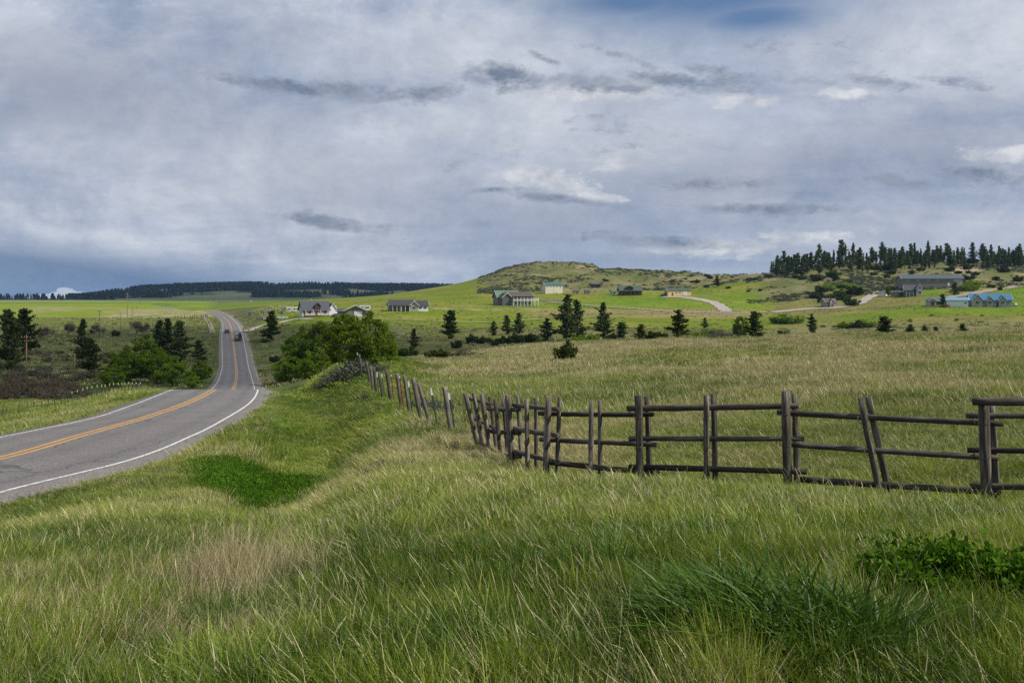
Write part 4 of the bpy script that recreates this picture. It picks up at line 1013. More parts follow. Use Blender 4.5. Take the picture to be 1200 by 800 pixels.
# olive garage
r, u = house('garage', 417, 371, 'olive garage with white edged gable roof behind the grove', .12, 'garage')
W = 25*u
gable(r, W, 8, 2.9, 2.3, WM['olive'], RM['slate'], 'y', (0, 0), .7, TRIM)
door(r, W*.12, -4, 0, 3.4, 2.5, DOORW, '-y', 'garage_door'); window(r, -W*.3, -4, 1.6, 1., 1.)
gable(r, W*.42, 7, 2.5, 1.2, WM['olive'], RM['slate'], 'x', (-W*.62, .5), .4, TRIM, roofname='lean_roof', wallname='side_wing')
# low ranch house
r, u = house('ranch_house', 478, 364, 'long ranch house with dark roof, olive walls and white wing', .22)
W = 46*u
gable(r, W*.62, 8.5, 2.9, 2.5, WM['olive'], RM['black'], 'x', (-W*.18, 0), .6, TRIM)
gable(r, W*.36, 7.5, 2.7, 2.3, WM['white'], RM['black'], 'x', (W*.31+.03, .3), .5, TRIM, roofname='wing_roof', wallname='wing')
gable(r, 4.4, 5, 2.8, 2.0, WM['sage'], RM['black'], 'y', (W*.12, -3.4), .5, TRIM, roofname='porch_roof', wallname='porch_gable')
for x in (-.40, -.28, -.12): window(r, W*x, -4.25, 1.6, 1.5, 1.3)
door(r, -W*.2, -4.25, 0, 1.1, 2.1, DOORW)
for x in (.30, .42): window(r, W*x, -3.45, 1.5, 1.3, 1.1)
window(r, W*.12, -5.9, 1.6, 1.7, 1.3)
mb = MB(); mb.box((-W*.19, -5.6, 2.68), (W*.5, 3., .16)); mb.build('porch_cover', RM['black'], r)
mb = MB()
for k in range(5): mb.box((-W*.42+k*W*.105, -6.9, 1.0), (.16, .16, 3.2))
mb.build('porch_post', TRIM, r)
window(r, -W*.49, 0, 1.6, 1.3, 1.2, '-x')
# balcony house
r, u = house('balcony_house', 606, 357.5, 'large house with brown roof and two storey white balcony', .30)
W = 40*u
gable(r, W*.78, 10, 5.0, 2.6, WM['white'], RM['brown'], 'x', (0, 0), .8, TRIM)
gable(r, W*.66, 10, 4.8, 3.6, WM['taupe'], RM['pgreen'], 'x', (-W*.22, 7.5), .7, TRIM, roofname='rear_roof', wallname='rear_wing')
gable(r, W*.28, 9, 4.6, 2.4, WM['dgrey'], RM['brown'], 'y', (-W*.40, -1.6), .6, TRIM, roofname='gable_roof', wallname='gable_wing')
mb = MB(); mb.box((W*.14, -6.6, 2.7), (W*.78, 3.4, .25)); mb.build('balcony', TRIM, r)
rail(r, [(-W*.24, -8.2), (W*.53, -8.2), (W*.53, -5.)], 2.85, 3.85, TRIM, .35)
mb = MB()
for k in range(8): mb.box((-W*.23+k*W*.107, -8.1, 1.7), (.22, .22, 6.4))
mb.build('balcony_post', TRIM, r)
mb = MB(); mb.box((W*.14, -6.7, 5.0), (W*.80, 3.8, .18)); mb.build('balcony_roof', RM['brown'], r)
for x in (-.12, .02, .16, .30): 
    window(r, W*x, -5.0, 4.0, 1.5, 1.5); window(r, W*x, -5.0, 1.3, 1.5, 1.6)
door(r, W*.36, -5.0, 2.85, 1.0, 2.0, REDDOOR); door(r, -W*.19, -5.0, 2.85, 1.0, 2.0, REDDOOR)
# barn and cabins on the hill foot
r, u = house('barn', 647, 343.2, 'tall cream barn with teal roof at the foot of the hill', .28, 'barn')
W = 21*u
gable(r, W, 9, 5.6, 1.7, WM['cream'], RM['teal'], 'x', (0, 0), .4, TRIM)
for k in range(5): window(r, -W*.38+k*W*.19, -4.5, 4.3, .9, .6)
door(r, W*.1, -4.5, 0, 3.2, 3.2, WM['cream'], '-y', 'barn_door')
for px, py, wp, hh, wm, rm, lab, nm in ((675, 344.5, 6.5, 2.0, 'wood', 'green', 'small orange timber shed below the cream barn', 'shed'), (688, 344.5, 6, 2.0, 'shed', 'grey', 'small weathered shed between orange shed and log house', 'shed'),
                                    (697.5, 336.5, 11, 2.3, 'log', 'grey', 'small dark red cabin higher on the hill foot', 'cabin'), (719, 344.8, 6, 1.6, 'grey', 'teal', 'tiny hut with teal roof left of the log house', 'hut')):
    r, u = house(nm, px, py, lab, .1, nm); W = wp*u
    gable(r, W, W*.8, hh, hh*.5, WM[wm], RM[rm], 'x', (0, 0), .3, DARKTRIM)
    door(r, W*.1, -W*.4, 0, 1., min(1.9, hh-.1), DARKTRIM); window(r, -W*.25, -W*.4, hh*.6, .7, .6)
    if nm == 'cabin':
        mb = MB()
        for k in range(4): mb.box((-W*.45+k*W*.3, -W*.4-1.4, .6), (.15, .15, 3.0))
        mb.build('porch_post', DARKTRIM, r); mb = MB(); mb.box((0, -W*.4-.8, hh-.05), (W*1.02, 1.8, .12)); mb.build('porch_cover', RM['grey'], r)
r, u = house('log_house', 738, 345.5, 'dark log house with wide green roof and shed dormer', .04)
W = 28*u
gable(r, W*.9, 9, 3.2, 3.0, WM['log'], RM['green'], 'x', (0, 0), .8, DARKTRIM)
gable(r, W*.3, 4.5, 4.9, 1.2, WM['log'], RM['green'], 'y', (-W*.06, -2.6), .5, DARKTRIM, z0=3.3, roofname='dormer_roof', wallname='dormer')
mb = MB(); mb.box((0, -5.8, 2.72), (W*.92, 3.0, .16)); mb.build('porch_cover', RM['green'], r)
mb = MB()
for k in range(7): mb.box((-W*.44+k*W*.147, -7.1, .8), (.2, .2, 3.8))
mb.build('porch_post', WM['log'], r)
mb = MB(); mb.box((0, -5.9, .1), (W*.92, 3.0, .2)); mb.build('deck', DECKW, r); rail(r, [(-W*.45, -7.3), (W*.45, -7.3)], .2, 1.1, WM['log'], .4)
for x in (-.36, -.2, .16, .34): window(r, W*x, -4.5, 1.8, 1.4, 1.3, trim=DARKTRIM)
door(r, 0, -4.5, .2, 1.1, 2.1, DECKW)
window(r, -W*.06, -4.85, 4.6, 1.5, .8, trim=DARKTRIM)
r, u = house('tan_garage', 794, 346.5, 'tan garage with green roof and white door', .14, 'garage')
W = 30*u
gable(r, W*.92, 9, 3.6, 1.4, WM['tan'], RM['green'], 'x', (0, 0), .4, TRIM)
door(r, W*.22, -4.5, 0, 2.4, 2.6, DOORW, '-y', 'garage_door'); door(r, -W*.28, -4.5, 0, 1., 2.1, DARKTRIM)
for x in (-.12, .02): window(r, W*x, -4.5, 2.1, .9, .8)
door(r, -W*.46, 0, 0, 3.4, 2.8, DARKTRIM, '-x', 'garage_door')
# stone house by the lane
r, u = house('stone_house', 971, 359, 'small stone house with reddish door beside the gravel lane', .15)
W = 13*u
gable(r, W, 6, 2.5, 1.9, WM['stone'], RM['brown'], 'x', (0, 0), .4, TRIM)
gable(r, W*.42, 3, 2.5, 1.5, WM['stone'], RM['brown'], 'y', (0, -3.2), .3, TRIM, roofname='porch_roof', wallname='porch_gable')
door(r, 0, -4.7, 0, 1.6, 2.0, REDDOOR)
for x in (-.36, .36): window(r, W*x, -3., 1.4, .9, 1.1)
# warehouse on the bench
r, u = house('warehouse', 1089, 336, 'long low warehouse with grey steel roof below the ridge', -.10, 'warehouse')
W = 68*u
gable(r, W, 14, 4.9, 2.5, WM['taupe'], RM['grey'], 'x', (0, 0), .5, TRIM)
door(r, W*.41, -7, 0, 4, 4.2, WM['grey'], '-y', 'sliding_door'); door(r, W*.26, -7, 0, 1.1, 2.2, DOORW); door(r, W*.5, 0, 0, 4.5, 4.3, DOORW, '+x', 'sliding_door')
for k in range(4): window(r, -W*.4+k*W*.16, -7, 3.9, 1.2, .7)
# porch house
r, u = house('porch_house', 1070, 346.5, 'house with dark roof, cream gable and front porch below the warehouse', -.30)
W = 20*u
gable(r, W*.75, 8, 3.2, 2.6, WM['olive'], RM['slate'], 'x', (-W*.1, 0), .6, TRIM)
gable(r, W*.32, 9.5, 4.2, 3.0, WM['cream'], RM['slate'], 'y', (W*.32, -.4), .6, TRIM, roofname='gable_roof', wallname='gable_wing')
mb = MB(); mb.box((-W*.12, -5.2, 2.75), (W*.62, 2.8, .16)); mb.build('porch_cover', RM['slate'], r)
mb = MB()
for k in range(4): mb.box((-W*.40+k*W*.18, -6.3, .9), (.2, .2, 3.6))
mb.build('porch_post', TRIM, r)
for x in (-.34, -.06): window(r, W*x, -4., 1.7, 1.2, 1.3)
door(r, -W*.2, -4., 0, 1., 2.1, REDDOOR)
window(r, W*.32, -5.15, 1.8, 1.4, 1.4); window(r, W*.32, -5.15, 4.4, 1., 1.1)
r, u = house('shed', 1052, 347, 'low flat grey shed left of the porch house', -.1, 'shed'); W = 13*u
gable(r, W, 5, 2.3, .5, WM['shed'], RM['grey'], 'x', (0, 0), .3, TRIM); door(r, W*.2, -2.5, 0, 2.4, 2.0, DARKTRIM); window(r, -W*.25, -2.5, 1.4, .9, .7)
r, u = house('shed', 1036, 347, 'small white gabled shed left of the dense green tree', -.6, 'shed'); W = 5*u
gable(r, W, 4, 2.0, 1.2, WM['white'], RM['grey'], 'y', (0, 0), .25, TRIM); door(r, 0, -2, 0, 1.2, 1.8, DOORW); window(r, W/2, 0, 1.2, .7, .6, '+x')
# blue roofed group
r, u = house('shed', 1093.5, 358, 'small shed with bright blue roof and red door', -.12, 'shed'); W = 13*u
gable(r, W*.6, 6, 2.5, 1.1, WM['grey'], RM['blue'], 'y', (-W*.2, 0), .3, TRIM); door(r, -W*.2, -3, 0, 2.2, 2.1, REDDOOR)
gable(r, W*.4, 5.6, 2.1, .8, WM['grey'], RM['blue'], 'x', (W*.32, 0), .2, TRIM, roofname='lean_roof', wallname='side_wing'); window(r, W*.32, -2.8, 1.3, .8, .7)
r, u = house('garage', 1121, 359, 'white garage with light blue roof and two wide doors', -.30, 'garage'); W = 23*u
gable(r, W, 7.5, 2.9, 1.3, WM['white'], RM['lblue'], 'x', (0, 0), .4, TRIM)
door(r, -W*.28, -3.75, 0, 2.7, 2.3, DOORW, '-y', 'garage_door'); door(r, W*.1, -3.75, 0, 2.7, 2.3, DOORW, '-y', 'garage_door'); window(r, W*.38, -3.75, 1.7, .9, .9); window(r, W*.5, 0, 1.7, 1., .9, '+x')
r, u = house('blue_roof_house', 1159, 358.5, 'long grey house with bright blue roof and three front gables', -.22); W = 48*u
gable(r, W*.92, 9, 3.1, 2.7, WM['sage'], RM['blue'], 'x', (0, 0), .6, TRIM)
gable(r, W*.24, 6, 3.0, 2.6, WM['sage'], RM['blue'], 'y', (-W*.33, -3.2), .6, TRIM, roofname='gable_roof', wallname='gable_wing')
gable(r, W*.15, 4, 3.0, 1.7, WM['sage'], RM['blue'], 'y', (-W*.04, -3.4), .5, TRIM, roofname='gable_roof', wallname='gable_wing')
gable(r, W*.17, 4.4, 3.0, 2.0, WM['sage'], RM['blue'], 'y', (W*.24, -3.4), .5, TRIM, roofname='gable_roof', wallname='gable_wing')
for x, y in ((-.33, -6.2), (-.04, -5.4), (.24, -5.6)): window(r, W*x, y, 1.7, 1.7, 1.5)
for x in (-.16, .38, .09): window(r, W*x, -4.5, 1.7, 1.2, 1.4)
door(r, W*.13, -4.5, 0, 1., 2.1, DARKTRIM)
window(r, W*.46, .5, 1.7, 1.4, 1.3, '+x')
# left of the farmhouse: sheds
r, u = house('shed', 309, 369, 'small weathered gable shed left of the flowering trees', .3, 'shed'); W = 6*u
gable(r, W, 3, 1.9, .9, WM['shed'], RM['grey'], 'x', (0, 0), .2, DARKTRIM); door(r, 0, -1.5, 0, .9, 1.7, DARKTRIM); window(r, -W/2, 0, 1.2, .5, .5, '-x')
r, u = house('hut', 294.5, 370, 'dark low hut at the foot of the lamp topped pole', .1, 'hut'); W = 6*u
gable(r, W, 2.4, 1.4, .4, WM['dgrey'], RM['black'], 'x', (0, 0), .15, DARKTRIM); door(r, 0, -1.2, 0, .9, 1.3, DARKTRIM); window(r, W*.3, -1.2, .9, .4, .4)

# ------------------------------------------------------------------ vehicles
def paint(name, col, rough=.35):
    return simple(name, col, rough, .06, 2., spec=.6)
LAMP = simple('red_lamp_glass', (.45, .02, .015), .3, .1)
def wheel(root, x, y, r=.36, w=.24):
    t = MB(); t.cyl((x-w/2, y, r), (x+w/2, y, r), r, r, 18); o = t.build('wheel', RUBBER, root)
    s = 1 if x > 0 else -1
    k = MB(); k.cyl((x+s*(w/2-.02), y, r), (x+s*(w/2+.015), y, r), r*.6, r*.52, 12); k.build('rim', STEEL, o)
def car(name, loc, rz, label, col, L=4.7, Wd=1.85, H=1.5, kind='suv'):
    """length along y, rear at -y"""
    r = empty(name, loc, rz, label, 'car'); pm = paint(name+'_paint', col)
    mb = MB(); w = Wd/2
    mb.prism([(-L/2, .42), (-L/2+.05, .85), (-L/2+.12, .95), (L/2-.1, .86), (L/2, .62), (L/2-.02, .35), (L/2-.25, .26), (-L/2+.2, .26)], -w, w, 'x')
    mb.build('body', pm, r)
    cb = MB(); b = .93
    if kind == 'suv': pf = [(-L/2+.12, b), (-L/2+.42, H), (L*.08, H), (L*.24, b)]
    else: pf = [(-L/2+.6, b), (-L/2+1.2, H), (L*.06, H), (L*.24, b)]
    V = [(-(w-.08 if z < 1.2 else w-.24), y, z) for y, z in pf]+[((w-.08 if z < 1.2 else w-.24), y, z) for y, z in pf]
    cb.poly(V, [(0, 1, 2, 3), (7, 6, 5, 4), (0, 4, 5, 1), (1, 5, 6, 2), (2, 6, 7, 3), (3, 7, 4, 0)]); cab = cb.build('cabin', pm, r)
    g = MB()
    (y0, z0), (y1, z1), (y2, z2), (y3, z3) = pf
    def lerp(a, b_, t): return a+(b_-a)*t
    # rear and front glass set proud of the cabin
    for (ya, za, yb, zb, s) in ((y0, z0, y1, z1, -1), (y3, z3, y2, z2, 1)):
        n = Vector((0, s*(zb-za), abs(yb-ya))).normalized()*.012
        q = []
        for t in (.12, .88):
            yy, zz = lerp(ya, yb, t), lerp(za, zb, t); ww = lerp(w-.08, w-.24, t)-.1
            q += [Vector((-ww, yy, zz))+n, Vector((ww, yy, zz))+n]
        g.poly(q, [(0, 1, 3, 2)])
    for s in (-1, 1):
        q = [(s*(lerp(w-.08, w-.24, t)+.012), y, lerp(b, H, t)) for t, y in ((.12, lerp(y0, y1, .12)+.15), (.12, lerp(y3, y2, .12)-.2), (.86, lerp(y3, y2, .86)-.08), (.86, lerp(y0, y1, .86)+.1))]
        g.poly(q, [(0, 1, 2, 3)])
    g.build('window', GLASS, cab)
    for x in (-w+.08, w-.08):
        for y in (-L*.31, L*.32): wheel(r, x, y)
    for x in (-w+.25, w-.25):
        t = MB(); t.box((x, -L/2-.005, .80), (.3, .06, .16)); t.build('tail_light', LAMP, r)
        t = MB(); t.box((x, L/2-.06, .68), (.32, .08, .14)); t.build('headlight', DOORW, r)
    t = MB(); t.box((0, -L/2-.03, .46), (Wd*.9, .12, .2)); t.build('bumper', DARKTRIM, r)
    return r
def pickup(name, loc, rz, label, col, L=5.6, Wd=1.95):
    r = empty(name, loc, rz, label, 'pickup truck'); pm = paint(name+'_paint', col); w = Wd/2
    mb = MB(); mb.prism([(-L/2, .5), (-L/2, .72), (L/2-.2, .72), (L/2, .6), (L/2, .42), (-L/2, .42)], -w, w, 'x')
    mb.prism([(L*.18, .72), (L*.18, 1.12), (L/2-.15, 1.05), (L/2-.02, .72)], -w, w, 'x'); mb.build('body', pm, r)
    bd = MB()
    for s in (-1, 1): bd.box((s*(w-.05), -L*.27, .97), (.1, L*.45, .5))
    bd.box((0, -L/2+.05, .97), (Wd-.22, .1, .5)); bd.box((0, -L*.05, .97), (Wd-.22, .1, .5)); bd.build('cargo_bed', pm, r)
    cb = MB(); pf = [(-L*.04, .72), (-L*.02, 1.75), (L*.13, 1.78), (L*.235, 1.1), (L*.235, .72)]
    V = [(-(w-.02 if z < 1.3 else w-.2), y, z) for y, z in pf]+[((w-.02 if z < 1.3 else w-.2), y, z) for y, z in pf]
    cb.poly(V, [(0, 1, 2, 3, 4), (9, 8, 7, 6, 5), (0, 5, 6, 1), (1, 6, 7, 2), (2, 7, 8, 3), (3, 8, 9, 4)]); cab = cb.build('cab', pm, r)
    g = MB(); g.box((0, -L*.035, 1.42), (Wd*.68, .04, .42)); 
    for s in (-1, 1): g.box((s*(w-.085), L*.06, 1.38), (.06, L*.17, .42), M=Matrix.Rotation(-s*.30, 3, 'Y'))
    g.build('window', GLASS, cab)
    for x in (-w+.1, w-.1):
        for y in (-L*.29, L*.32): wheel(r, x, y, .4, .26)
        t = MB(); t.box((x, -L/2-.02, .92), (.16, .06, .36)); t.build('tail_light', LAMP, r)
        t = MB(); t.box((x*.85, L/2-.02, .68), (.3, .08, .16)); t.build('headlight', DOORW, r)
    t = MB(); t.box((0, -L/2-.08, .52), (Wd*.92, .16, .18)); t.build('bumper', STEEL, r)
    return r
def on_road(Y, lane):
    """a spot in a lane of the highway: lane -1 left, +1 right"""
    x = (XC([Y])[0]+(XR([Y])[0] if lane > 0 else XL([Y])[0]))/2
    x2 = (XC([Y+8])[0]+(XR([Y+8])[0] if lane > 0 else XL([Y+8])[0]))/2
    z = ZR([Y])[0]
    return (x, Y, z+.02), math.atan2(x2-x, 8), math.atan2(ZR([Y+8])[0]-z, 8)
loc, a, s = on_road(408, -1)
o = car('car', loc, -a, 'small dark car with red tail lights in the left lane of the highway', (.06, .012, .012), 4.5, 1.85, 1.5); o.rotation_euler.x = s
loc, a, s = on_road(364, 1)
t = empty('flatbed_trailer', loc, -a, 'low dark flatbed trailer towed up the right lane', 'trailer'); t.rotation_euler.x = s
mb = MB(); mb.box((0, 0, .85), (2.5, 7., .2)); mb.box((0, -3.4, .72), (2.5, .2, .3)); mb.cyl((0, 3.5, .8), (0, 5., .62), .08, .06, 6); mb.build('deck', DARKTRIM, t)
for x in (-1.0, 1.0):
    for y in (-1.6, -.6): wheel(t, x, y, .38, .26)
    q = MB(); q.box((x, -3.53, .75), (.3, .06, .14)); q.build('tail_light', LAMP, t)
    q = MB(); q.box((x*1.08, -1.1, 1.02), (.34, 2.2, .06)); q.build('mudguard', DARKTRIM, t)
loc2 = Vector((loc[0], loc[1], loc[2]+.95))
ld = empty('farm_machine', loc2, -a, 'tall dark farm machine standing on the flatbed trailer', 'machine'); ld.rotation_euler.x = s
mb = MB(); mb.box((.55, .4, .9), (1.1, 1.5, 1.8), taper=.85); mb.build('cab', paint('black_enamel', (.02, .022, .022)), ld)
mb = MB(); mb.box((.55, -.37, 1.25), (.75, .03, .7)); mb.build('window', GLASS, ld)
mb = MB(); mb.box((-.35, .6, .5), (1.0, 2.4, .8)); mb.cyl((-.5, 1.2, .9), (-.5, 1.2, 1.5), .06, .06, 8); mb.build('engine_hood', paint('black_enamel_hood', (.03, .03, .032)), ld)
for x in (-.85, 1.05): wheel(ld, x, -.2, .5, .3)
mb = MB(); mb.box((-.5, -1.1, .35), (.9, .5, .6)); mb.build('counterweight', STEEL, ld)
loc, a, s = on_road(372.5, 1)
o = pickup('pickup_truck', loc, -a, 'white pickup truck towing the flatbed trailer up the hill', (.62, .63, .63)); o.rotation_euler.x = s

def spot(px, py): 
    p = ghit(px, py, 'vehicle'); return (p.x, p.y, p.z+.02)
pickup('pickup_truck', spot(779, 346.8), 1.2, 'blue pickup truck parked left of the tan garage', (.02, .06, .20))
pickup('pickup_truck', spot(330, 374), -1.2, 'silver pickup truck parked below the flowering trees', (.45, .47, .48))
car('car', spot(1113, 359.5), -1.2, 'red car parked in front of the light blue roofed garage', (.5, .01, .02), 4.4, 1.8, 1.4, 'sedan')
car('car', spot(1186, 358.5), .5, 'white car parked at the right end of the blue roofed house', (.75, .75, .75), 4.6, 1.85, 1.5)
car('car', spot(394, 371), -1.0, 'white car parked at the right of the farmhouse', (.7, .7, .7), 4.6, 1.85, 1.4, 'sedan')
for i, (x, y, c, nm) in enumerate(((305, 374, (.10, .09, .09), 'old dark'), (312, 375, (.28, .24, .22), 'faded tan'), (320, 375.5, (.20, .05, .03), 'rusty red'))):
    car('junk_car', spot(x, y), -1.1+.3*i, nm+' junk car parked in the weeds right of the highway', c, 4.3, 1.8, 1.4, 'sedan')
def camper(px, py, L, label, rz):
    p = spot(px, py); r = empty('camper_trailer', p, rz, label, 'camper trailer')
    mb = MB(); mb.prism([(-L/2, .55), (L/2-.6, .55), (L/2, 1.4), (L/2-.25, 2.9), (-L/2+.2, 2.95), (-L/2, 2.6)], -1.2, 1.2, 'y'); mb.build('body', DOORW, r)
    for x in (-.28, .1, .3): window(r, L*x, -1.2, 1.9, .9, .6, trim=STEEL)
    door(r, -L*.08, -1.2, .6, .7, 1.8, DOORW, trim=STEEL)
    for x in (-.5, .5):
        t = MB(); t.cyl((x, -1.22, .38), (x, -1.0, .38), .36, .36, 16); o = t.build('wheel', RUBBER, r)
        t = MB(); t.cyl((x, -1.24, .38), (x, -1.21, .38), .2, .2, 12); t.build('rim', STEEL, o)
    t = MB(); t.cyl((L/2-.6, 0, .6), (L/2+.8, 0, .5), .06, .06, 6); t.build('hitch', STEEL, r)
camper(344, 366, 7.5, 'white camper trailer parked left of the farmhouse', .1)
camper(388.5, 365, 5.0, 'white camper trailer half hidden behind the farmhouse', .1)
camper(428, 364.5, 5.5, 'white camper trailer parked right of the olive garage', .1)
# ------------------------------------------------------------------ instanced ground cover
def instancer(name, pts, srcs, idx, rot, scl, tint, hue, label):
    me = bpy.data.meshes.new(name); n = len(pts)
    me.vertices.add(n); me.vertices.foreach_set('co', np.asarray(pts, np.float32).ravel())
    def at(nm, typ, prop, v):
        a = me.attributes.new(nm, typ, 'POINT'); a.data.foreach_set(prop, np.ascontiguousarray(v).ravel())
    at('kind_index', 'INT', 'value', np.asarray(idx, np.int32)); at('turn', 'FLOAT_VECTOR', 'vector', np.asarray(rot, np.float32))
    at('size', 'FLOAT_VECTOR', 'vector', np.asarray(scl, np.float32)); at('tint', 'FLOAT', 'value', np.asarray(tint, np.float32)); at('hue', 'FLOAT', 'value', np.asarray(hue, np.float32))
    me.update()
    c = bpy.data.collections.new(name+'_sources')
    for i, (m) in enumerate(srcs):
        o = bpy.data.objects.new('%s_source_%02d' % (name, i), m); c.objects.link(o)
    ng = bpy.data.node_groups.new(name+'_spread', 'GeometryNodeTree')
    ng.interface.new_socket('Geometry', in_out='INPUT', socket_type='NodeSocketGeometry')
    ng.interface.new_socket('Geometry', in_out='OUTPUT', socket_type='NodeSocketGeometry')
    gi = ng.nodes.new('NodeGroupInput'); go = ng.nodes.new('NodeGroupOutput')
    ci = ng.nodes.new('GeometryNodeCollectionInfo'); ci.inputs['Collection'].default_value = c
    ci.inputs['Separate Children'].default_value = True; ci.inputs['Reset Children'].default_value = True
    ip = ng.nodes.new('GeometryNodeInstanceOnPoints'); ip.inputs['Pick Instance'].default_value = True
    def na(nm, t):
        a = ng.nodes.new('GeometryNodeInputNamedAttribute'); a.data_type = t; a.inputs['Name'].default_value = nm; return a.outputs['Attribute']
    e2r = ng.nodes.new('FunctionNodeEulerToRotation')
    L = ng.links.new
    L(na('turn', 'FLOAT_VECTOR'), e2r.inputs[0]); L(e2r.outputs[0], ip.inputs['Rotation'])
    L(na('size', 'FLOAT_VECTOR'), ip.inputs['Scale']); L(na('kind_index', 'INT'), ip.inputs['Instance Index'])
    L(gi.outputs[0], ip.inputs['Points']); L(ci.outputs[0], ip.inputs['Instance']); L(ip.outputs[0], go.inputs[0])
    o = link(name, me); md = o.modifiers.new('spread', 'NODES'); md.node_group = ng
    tag(o, label, kind='stuff')
    return o
def blades(seed, n, rad, h0, h1, w, lean=.22, bend=.45, lev=4, spread=.25, head=0., splay=.42):
    g = np.random.default_rng(seed)
    th = g.uniform(0, 6.283, n); rr = rad*np.sqrt(g.random(n))
    bx, by = rr*np.cos(th), rr*np.sin(th)
    H = g.uniform(h0, h1, n)*(1-.25*(rr/rad))
    la = g.normal(size=(n, 2))*spread*.7+np.array([-lean*.6, -.03])+(rr/rad)[:, None]*np.stack([np.cos(th), np.sin(th)], -1)*splay; bn = g.uniform(.3, 1.3, n)*bend
    ba = g.uniform(0, 6.283, n)
    bd = np.stack([np.cos(ba), np.sin(ba)], -1)*.75+np.array([-.28, 0])
    fa = g.uniform(0, 6.283, n); side = np.stack([np.cos(fa), np.sin(fa), np.zeros(n)], -1)
    ts = np.linspace(0, 1, lev)
    prof_ = [1.0, 1.0, .72, 0.0] if lev == 4 else list(np.interp(ts, [0, .5, .8, 1], [.8, 1, .75, 0]))
    if head: prof_ = [.6, .5, .45, .5, 1.7, 1.4, 0.]; ts = np.array([0, .3, .6, .8, .87, .95, 1.]); lev = 7
    V = np.zeros((n, 2*lev-1, 3))
    for k, t in enumerate(ts):
        c = np.zeros((n, 3))
        c[:, 0] = bx+H*(la[:, 0]*t+bd[:, 0]*bn*t*t); c[:, 1] = by+H*(la[:, 1]*t+bd[:, 1]*bn*t*t)
        c[:, 2] = H*(t-.35*bn*t*t)-.03*(t == 0)
        ww = w*prof_[k]*.5*g.uniform(.7, 1.3, n)[:, None]
        if k < lev-1: V[:, 2*k] = c-side*ww; V[:, 2*k+1] = c+side*ww
        else: V[:, 2*lev-2] = c
    m = 2*lev-1; b = (np.arange(n)*m)[:, None]
    Q = np.concatenate([b+np.array([[2*k, 2*k+1, 2*k+3, 2*k+2]]) for k in range(lev-2)])
    T = b+np.array([[2*lev-4, 2*lev-3, 2*lev-2]])
    return V.reshape(-1, 3), Q, T
def grassmat(name, greens, dries):
    m, nt, out = newmat(name)
    g = nt.nodes.new('ShaderNodeNewGeometry'); R = g.outputs['Random Per Island']
    ti = nd(nt, 'ShaderNodeAttribute', attribute_type='INSTANCER', attribute_name='tint').outputs['Fac']
    hu = nd(nt, 'ShaderNodeAttribute', attribute_type='INSTANCER', attribute_name='hue').outputs['Fac']
    r2 = math_(nt, 'FRACT', math_(nt, 'MULTIPLY', R, 17.31)); r3 = math_(nt, 'FRACT', math_(nt, 'MULTIPLY', R, 91.7))
    k = math_(nt, 'ADD', math_(nt, 'MULTIPLY', r2, .45), math_(nt, 'MULTIPLY', hu, .55))
    gr = ramp(nt, k, [(.05, greens[0]), (.5, greens[1]), (.95, greens[2])])
    dr = ramp(nt, r3, [(0, dries[0]), (.5, dries[1]), (1, dries[2])])
    c = mixc(nt, math_(nt, 'LESS_THAN', R, ti), gr, dr)
    d = nt.nodes.new('ShaderNodeBsdfDiffuse'); t = nt.nodes.new('ShaderNodeBsdfTranslucent'); gl = nd(nt, 'ShaderNodeBsdfGlossy', inp={'Roughness': .5})
    nt.links.new(c, d.inputs[0]); nt.links.new(c, t.inputs[0])
    mx = nt.nodes.new('ShaderNodeMixShader'); mx.inputs[0].default_value = .32
    nt.links.new(d.outputs[0], mx.inputs[1]); nt.links.new(t.outputs[0], mx.inputs[2])
    m2 = nt.nodes.new('ShaderNodeMixShader'); m2.inputs[0].default_value = .025
    nt.links.new(mx.outputs[0], m2.inputs[1]); nt.links.new(gl.outputs[0], m2.inputs[2])
    nt.links.new(m2.outputs[0], out.inputs[0])
    return m
GM = grassmat('grass_blades', [(.042, .086, .009), (.162, .228, .020), (.345, .38, .058)], [(.20, .165, .075), (.42, .36, .18), (.66, .58, .36)])
BROADM = grassmat('broad_blades', [(.036, .085, .007), (.08, .155, .012), (.165, .25, .026)], [(.22, .18, .11), (.33, .28, .18), (.45, .40, .30)])
def bm_(nm, *a, mat=None, **k):
    V, Q, T = blades(*a, **k); return mesh_np(nm, V, [Q, T], [mat or GM])
SRC = [bm_('tuft', 1, 85, .11, .10, .30, .0038, lean=.12, spread=.34), bm_('tuft', 2, 55, .12, .10, .27, .0062, lean=.15, bend=.65, spread=.36), bm_('tuft', 3, 70, .10, .12, .31, .0036, lean=.18, spread=.3),   # 0-2 near
       bm_('tuft', 4, 80, .25, .12, .38, .0075, lean=.14, spread=.33), bm_('tuft', 5, 80, .25, .10, .34, .0075, lean=.16, bend=.65, spread=.36), bm_('tuft', 6, 70, .22, .16, .46, .007, lean=.24, spread=.3),   # 3-5
       bm_('tuft', 7, 90, .50, .14, .42, .015, lean=.15, spread=.32), bm_('tuft', 8, 90, .5, .14, .46, .014, lean=.25, spread=.3),
       bm_('tuft', 9, 120, 1.1, .14, .48, .030, lean=.18, spread=.32), bm_('tuft', 10, 120, 1.1, .14, .52, .028, lean=.25, spread=.32),
       bm_('stalks', 11, 3, .10, .6, .95, .0036, lean=.24, bend=.22, head=1, spread=.18), bm_('stalks', 12, 5, .16, .5, .9, .0034, lean=.28, bend=.3, head=1, spread=.24),
       bm_('broad', 13, 26, .16, .3, .62, .010, lean=.15, bend=.8, lev=6, spread=.3, mat=BROADM),
       bm_('dry_tuft', 14, 40, .2, .4, .85, .0042, lean=.16, bend=.35, spread=.26)]
